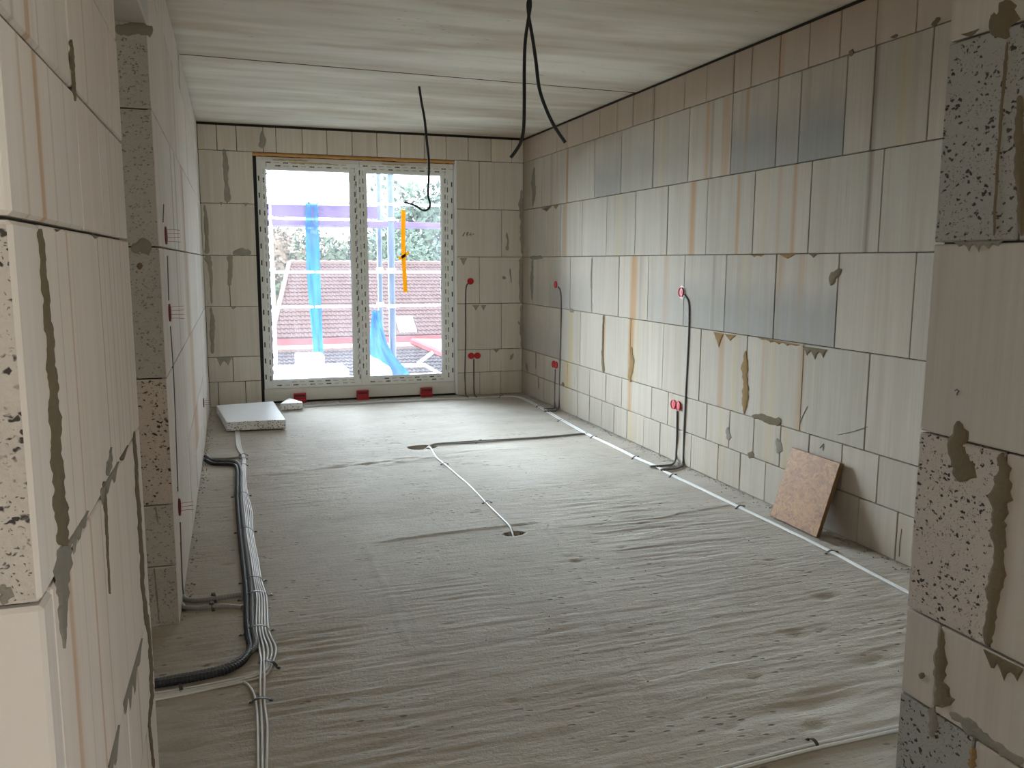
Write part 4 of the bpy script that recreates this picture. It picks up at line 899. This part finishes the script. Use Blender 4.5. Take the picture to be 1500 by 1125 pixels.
# ------------------------------------------------------------------ outside the window
M_TILE = mortar_mat('roof_tile_brown', (.085, .05, .047)); M_TILE2 = mortar_mat('roof_tile_dark', (.06, .047, .05)); M_REDM = plain('red_sheet_metal', (.16, .028, .034), .6); M_PINK = plain('pink_edge_metal', (.40, .22, .22), .5)
M_ALU = plain('pale_metal_tube', (.45, .46, .48), .45); M_BLUET = plain('blue_grey_post', (.06, .085, .15), .5); M_PURP = plain('lilac_toe_board', (.11, .06, .17), .6); M_SLABO = plain('balcony_concrete', (.45, .45, .46), .9)
M_WALLO = plain('plaster_wall', (.22, .17, .14), .9, sc=3.)
# balcony slab
cbox('balcony_slab', (-1.2, YD+.30, -.25), (4.0, YD+1.9, -.03), .01, [M_SLABO], None); o = bpy.context.scene.objects['balcony_slab']; tag(o, 'concrete balcony slab outside the window', 'balcony')
# distant ground
m = MB(); m.box((-90, -90, -7.2), (120, 140, -7)); struct(m.build('ground', plain('far_ground', (.22, .24, .18), .95, sc=.8)), 'ground of the garden far below the window', 'ground')
def roof(name, x0, x1, ya, za, yb, zb, tw, tl, mat, label, gapsx=(), hip=0.):
    """tiled slope from the eave (ya, za) to the ridge (yb, zb); tiles are a few pixels each, so real geometry joined into one part"""
    e = empty(name, (0, 0, 0)); tag(e, label, 'roof')
    L = math.hypot(yb-ya, zb-za); sl = math.atan2(zb-za, yb-ya); nr = max(1, int(round(L/tl))); nc = int(round((x1-x0)/tw))
    prof = [(-.5, .0), (-.3, .03), (-.1, .034), (.1, .01), (.5, .0)]; vv = []
    for (yy, zz) in ((-.02, .045), (tl*1.05, .0)):
        for (t, h) in prof: vv.append((t*tw, yy, zz+h))
    for (t, h) in prof: vv.append((t*tw, -.02, -.01))
    n = len(prof); fs = [(k, k+1, n+k+1, n+k) for k in range(n-1)] + [(2*n+k, 2*n+k+1, k+1, k) for k in range(n-1)]
    base = MB(); base.hexa([(x0, ya, za-.12), (x1, ya, za-.12), (x1, yb, zb-.12), (x0+hip, yb, zb-.12)], [(x0, ya, za-.005), (x1, ya, za-.005), (x1, yb, zb-.005), (x0+hip, yb, zb-.005)]); base.build('roof_deck', mat, e)
    R_ = np.array(Matrix.Rotation(sl, 3, 'X')); base_v = np.array(vv)@R_.T; V = []; F = []
    for r_ in range(nr):
        for c_ in range(nc):
            x = x0+(c_+.5)*tw; t = r_*tl
            if x < x0+hip*r_/nr or any(g0 < x < g1 and h0 < t < h1 for g0, g1, h0, h1 in gapsx): continue
            q = np.array((x, ya+math.cos(sl)*t, za+math.sin(sl)*t+random.uniform(0, .012))); n0 = len(V); V += [tuple(p) for p in base_v+q]; F += [tuple(n0+i for i in f) for f in fs]
    o = link('roof_tiles', pydata('roof_tiles', V, F), mat, e); o['kind'] = 'stuff'
    m = MB(); P = [(x0+hip+(x1-x0-hip)*k/60, yb, zb+.04+.03*(k % 2)) for k in range(61)]; m.tube(P, .11, 6)
    if hip: m.tube([(x0+hip*k/16, ya+(yb-ya)*k/16, za+(zb-za)*k/16+.05+.03*(k % 2)) for k in range(17)], .10, 6)
    m.build('ridge_tiles', M_RIDGE, e)
    return e
M_RIDGE = mortar_mat('ridge_tile', (.13, .085, .075))
YR0, YR1 = 33.0, 38.0
def at_y(px, py, y): return on(1, y, px, py)
zE = at_y(520, 493, YR0)[2]; zR = at_y(520, 387, YR1)[2]
xa = at_y(396, 440, YR0)[0]; xb = at_y(680, 400, YR1)[0]; hipx = at_y(424, 387, YR1)[0]-xa
sk0 = at_y(581, 480, YR0+.8)[0]; sk1 = at_y(605, 480, YR0+.8)[0]
sl = math.atan2(zR-zE, YR1-YR0)
tS0 = (at_y(590, 491, YR0+.15)[1]-YR0)/math.cos(sl)
roof('tiled_roof', xa, xb+2.2, YR0, zE, YR1, zR, .17, .30, M_TILE, 'brown tiled roof of the neighbouring house above red fascia', [(sk0-.1, sk1+.1, 0.05, 1.2)], hip=hipx)
# skylight in that roof
e = empty('roof_window', ((sk0+sk1)/2, YR0+.1, zE+.12)); e.rotation_euler = (sl, 0, 0); tag(e, 'small white framed skylight in the tiled roof', 'skylight')
w2 = (sk1-sk0)/2; hl_ = 1.05
m = MB(); m.box((-w2, 0, -.06), (-w2+.07, hl_, .08)); m.box((w2-.07, 0, -.06), (w2, hl_, .08)); m.box((-w2+.07, 0, -.06), (w2-.07, .07, .08)); m.box((-w2+.07, hl_-.07, -.06), (w2-.07, hl_, .08)); m.build('frame', M_ALU, e)
m = MB(); m.box((-w2+.07, .07, 0), (w2-.07, hl_-.07, .03)); m.build('pane', plain('skylight_glass', (.75, .8, .85), .15), e)
# red fascia and gutter, then the lower roof
YFA = YR0-.15; z2 = at_y(460, 512, YFA)[2]
e = empty('roof_fascia', (0, YFA, z2)); tag(e, 'red sheet metal fascia below the brown tiled roof', 'fascia')
m = MB(); m.box((xa-.3, -.05, 0.0), (xb+2.4, .08, zE-z2-.02)); m.build('sheet', M_REDM, e)
m = MB(); m.tube([(xa-.3, -.16, .10), (xb+2.4, -.16, .10)], .10, 10); m.build('gutter', M_PINK, e, smooth=True)
zL = at_y(460, 515, YR0-.3)[2]; YLE = YR0-4.2; zLe = at_y(460, 585, YLE)[2]
roof('lower_tiled_roof', xa-.2, xb+2., YLE, zLe, YR0-.3, zL, .17, .30, M_TILE2, 'grey brown lower tiled roof below the red fascia')
m = MB(); m.box((xa, YLE+.3, -7.), (xb+1.9, YR0-.1, zLe-.2)); o = m.build('neighbour_house', M_WALLO); tag(o, 'plastered body of neighbouring house under the tiled roofs', 'building')
m = MB(); m.box((xa+hipx, YR0+.05, -7.), (xb+2., YR1+.6, zE-.2)); o = m.build('neighbour_house_core', M_WALLO); tag(o, 'plastered upper body of the neighbouring house behind the fascia', 'building')
# red porch canopy on the right
YCN = YR0-2.4; e = empty('porch_canopy', tuple(at_y(640, 512, YCN))); tag(e, 'red edged pitched canopy beside the lower tiled roof', 'canopy')
o0 = np.array(e.location)
A = at_y(603, 496, YCN)-o0; B = at_y(672, 497, YCN+.6)-o0; Cc = at_y(668, 524, YCN-1.2)-o0
m = MB(); m.hexa([A-[0, 0, .05], Cc-[0, 0, .05], Cc-[-2.5, 0, .05], B-[0, 0, .05]], [A, Cc, Cc-[-2.5, 0, 0], B]); m.build('sheet', M_PINK, e)
m = MB(); m.tube([A-[0, 0, .09], Cc-[0, 0, .09]], .13, 6); m.build('edge', M_REDM, e)
# house gable and trees behind
M_LEAF = mortar_mat('foliage', (.055, .07, .045)); M_LEAF2 = mortar_mat('pale_foliage', (.07, .095, .07)); M_BARK = mortar_mat('bark', (.18, .13, .10))
M_LEAF3 = mortar_mat('brown_foliage', (.13, .095, .07))
def tree(px, py, y, r, label, mat, seed):
    rg = random.Random(seed); top = at_y(px, py, y); e = empty('tree', (top[0], y, -7)); tag(e, label, 'tree'); h = top[2]+7
    m = MB(); m.tube([(0, 0, 0), (.1, 0, h*.5), (0, .1, h-r*.6)], [.35, .25, .08], 7)
    for k in range(7):
        a = rg.uniform(0, 6.28); m.tube([(0, 0, h-r*1.6+k*.1), (math.cos(a)*r*.5, math.sin(a)*r*.5, h-r*.9), (math.cos(a)*r*.8, math.sin(a)*r*.8, h-r*.5+rg.uniform(-.3, .3))], [.06, .04, .02], 5)
    m.build('trunk', M_BARK, e)
    m = MB()
    for k in range(5200):
        d = np.array([rg.gauss(0, 1), rg.gauss(0, 1), rg.gauss(0, 1)]); d /= np.linalg.norm(d); rr = r*rg.uniform(.45, 1.)*(1+.25*math.sin(d[0]*5+seed)*math.cos(d[2]*4)); p = d*rr*np.array([1, 1, 1.1])+np.array([0, 0, h-r])
        s = rg.uniform(.035, .10)*r/1.3; a = np.array([rg.gauss(0, 1) for _ in range(3)]); a /= np.linalg.norm(a); b_ = np.cross(a, d); b_ /= np.linalg.norm(b_)+1e-9
        m.quad(tuple(p-a*s), tuple(p-b_*s*.5), tuple(p+a*s), tuple(p+b_*s*.5))
    m.build('foliage', mat, e); return e
tree(597, 352, 43, 2.4, 'low pale bush tree behind the orange tape', M_LEAF2, 5); tree(497, 343, 49, 3.4, 'rounded grey green tree behind the tiled roof', M_LEAF, 1)
tree(402, 322, 61, 5.0, 'broad brown autumn tree behind the left end of the roof', M_LEAF3, 6); tree(655, 345, 61, 4.2, 'broad pale tree at the roof corner', M_LEAF2, 3)
tree(446, 338, 74, 5.2, 'brown tree between the autumn tree and the rounded tree', M_LEAF3, 7); tree(546, 340, 87, 5.2, 'slim pale tree between casements and scaffold', M_LEAF2, 4); tree(630, 258, 105, 9., 'tall pale tree behind the scaffold posts', M_LEAF2, 2)
# scaffold outside
YSC = YD+1.55
def sc(px, py): return at_y(px, py, YSC)
def tubepx(name, pts, r, mat, label, cat='scaffold tube', y=YSC, group=None, ends=0.):
    P = [at_y(*p, y) for p in pts]; d = P[-1]-P[0]; d /= np.linalg.norm(d); P[0] = P[0]-d*ends; P[-1] = P[-1]+d*ends
    m = MB(); m.tube(P, r, 12); o = m.build(name, mat, None, smooth=True); return tag(o, label, cat, group)
def post(px, y, r, mat, label, z1=4.2):
    x = at_y(px, 400, y)[0]; e = empty('scaffold_post', (x, y, -7.)); tag(e, label, 'scaffold post')
    m = MB(); m.tube([(0, 0, 0), (0, 0, 7+z1)], r, 14); m.build('tube', mat, e, smooth=True)
    for z in (.9, 1.35, 1.95):
        m = MB(); m.disc_stack((0, 0, 7+z-.02), (0, 0, 1), [(r+.004, 0), (r+.016, .004), (r+.016, .034), (r+.004, .04)], 14); m.build('coupler', M_ALU, e)
    return e
post(573.5, YSC, .042, M_BLUET, 'thick blue grey scaffold post right of the casement meeting'); post(556.5, YSC+.75, .032, M_BLUET, 'thinner scaffold post beside the thick blue grey one'); post(399, YSC, .024, M_ALU, 'slim white scaffold post at the left edge of window')
zr1 = sc(460, 398.5)[2]; zr2 = sc(460, 449)[2]
for z, lab in ((zr1, 'upper pale scaffold guard rail outside the window'), (zr2, 'lower pale scaffold guard rail outside the window')):
    m = MB(); m.tube([(-1.5, YSC-.06, z), (4.5, YSC-.06, z)], .017, 10); tag(m.build('scaffold_rail', M_ALU, None, smooth=True), lab, 'scaffold rail')
# upper deck with lilac toe board
zd0 = sc(450, 330)[2]; zd1 = sc(450, 322.5)[2]; zt0 = sc(450, 318.5)[2]; zt1 = sc(450, 300)[2]; xend = sc(553, 310)[0]
cbox('scaffold_deck', (-1.5, YSC-.02, zd0), (4.5, YSC+.62, zd1), .005, [M_PURP], None); tag(scene.objects['scaffold_deck'], 'lilac scaffold deck seen edge on across both casements', 'scaffold deck')
cbox('toe_board', (-1.5, YSC-.02, zt0), (xend, YSC+.02, zt1), .005, [M_PURP], None); tag(scene.objects['toe_board'], 'lilac toe board above the scaffold deck', 'toe board')
for k, z in enumerate((sc(450, 246)[2], sc(450, 297)[2])):
    m = MB(); m.tube([(-1.5, YSC-.058, z), (4.5, YSC-.058, z)], .016, 8); tag(m.build('scaffold_rail', M_ALU, None, smooth=True), ('topmost' if k == 0 else 'middle')+' pale scaffold rail above the lilac toe board', 'scaffold rail')
# lower scaffold deck, pallet boards and diagonal brace
cbox('scaffold_plank', (-1.5, YSC-.05, -.10), (4.5, YSC+.65, -.03), .005, [M_SLABO], None); tag(scene.objects['scaffold_plank'], 'grey scaffold plank level with the balcony slab', 'scaffold plank')
tubepx('scaffold_brace', [(612, 533), (634, 516)], .022, M_ALU, 'short pale diagonal scaffold brace low right', y=YSC); tubepx('scaffold_brace', [(574, 536), (622, 535)], .022, M_ALU, 'short pale horizontal scaffold brace low right', y=YSC); tubepx('scaffold_brace', [(622, 535), (644, 547)], .02, M_ALU, 'pale scaffold brace sloping down low right', y=YSC)
# foam boards on the balcony
M_WFOAM = plain('bright_white_foam', (.9, .9, .9), .7, nz=.03); M_BFOAM = plain('pale_blue_foam', (.07, .17, .24), .7)
y1 = YD+.62
xa1 = at_y(395, 545, y1)[0]; xb1 = at_y(511, 540, y1)[0]; ztop = at_y(450, 544, y1)[2]; zbot = -.03
e = empty('insulation_stack', ((xa1+xb1)/2, y1, -.03)); tag(e, 'stack of white topped insulation boards on the balcony', 'insulation board')
hw = (xb1-xa1)/2; hh = ztop+.03
m = MB(); m.box((-hw-.25, 0, 0), (hw, .62, hh*.62)); m.build('lower_board', M_BFOAM, e); m = MB(); m.box((-hw-.25, 0, hh*.63), (hw, .62, hh)); m.build('upper_board', M_WFOAM, e)
xc0 = at_y(434, 530, y1+.2)[0]; xc1 = at_y(474, 530, y1+.2)[0]; zc1 = at_y(450, 519, y1+.2)[2]
cbox('foam_block', (xc0, y1+.1, ztop+.004), (xc1, y1+.4, zc1), .01, [M_WFOAM], None); tag(scene.objects['foam_block'], 'white foam block standing on the insulation boards', 'foam block')
# translucent blue plastic
def film(name, col, alpha):
    b = NB(name); tr = b.n('ShaderNodeBsdfTransparent'); d1 = b.n('ShaderNodeBsdfDiffuse'); d2 = b.n('ShaderNodeBsdfTranslucent'); d1.inputs[0].default_value = (*col, 1); d2.inputs[0].default_value = (*col, 1); tr.inputs[0].default_value = (*[min(1, c*.5+.55) for c in col], 1)
    a = b.n('ShaderNodeMixShader'); a.inputs[0].default_value = .5; b.nt.links.new(d1.outputs[0], a.inputs[1]); b.nt.links.new(d2.outputs[0], a.inputs[2])
    mx = b.n('ShaderNodeMixShader'); mx.inputs[0].default_value = alpha; b.nt.links.new(tr.outputs[0], mx.inputs[1]); b.nt.links.new(a.outputs[0], mx.inputs[2]); b.nt.links.new(mx.outputs[0], b.out.inputs[0]); return b.mat
M_BLUE = film('blue_plastic_film', (.03, .20, .52), .72); M_CLEAR = film('clear_plastic_film', (.8, .85, .9), .22)
def sheet(name, left, right, y, mat, label, n=10, amp=.03, seed=1, cat='plastic sheet'):
    rg = np.random.default_rng(seed); vv = []; fs = []
    L = crom([at_y(*p, y) for p in left], 8); R_ = crom([at_y(*p, y) for p in right], 8); N = min(len(L), len(R_))
    for i in range(N):
        for k in range(n+1):
            t = k/n; p = L[i]*(1-t)+R_[i]*t; w = amp*math.sin(t*9+i*.25+seed)+amp*.6*math.sin(t*17-i*.4); vv.append((p[0]+w*.15, p[1]+w, p[2]))
    for i in range(N-1):
        for k in range(n): a = i*(n+1)+k; fs.append((a, a+1, a+n+2, a+n+1))
    o = link(name, pydata(name, vv, fs, True), mat); md = o.modifiers.new('solid', 'SOLIDIFY'); md.thickness = .001; return tag(o, label, cat)
sheet('blue_film_strip', [(447, 296), (447.5, 340), (449, 390), (453, 450), (458, 500), (460, 545)], [(466, 296), (467, 340), (469, 390), (471, 450), (473, 500), (475, 545)], YSC-.05, M_BLUE, 'long strip of translucent blue plastic hanging outside left casement', seed=2)
sheet('blue_film_drape', [(545, 455), (543, 480), (541, 510), (539, 553)], [(556, 455), (562, 485), (574, 515), (604, 553)], YSC-.09, M_BLUE, 'blue plastic drape gathered at the scaffold post foot', n=16, amp=.05, seed=5)
sheet('white_film_drape', [(541, 520), (538, 535), (534, 566)], [(560, 530), (572, 540), (578, 566)], YSC-.30, film('white_plastic_film', (.9, .92, .95), .75), 'crumpled white plastic lying before the blue drape', n=12, amp=.04, seed=8)
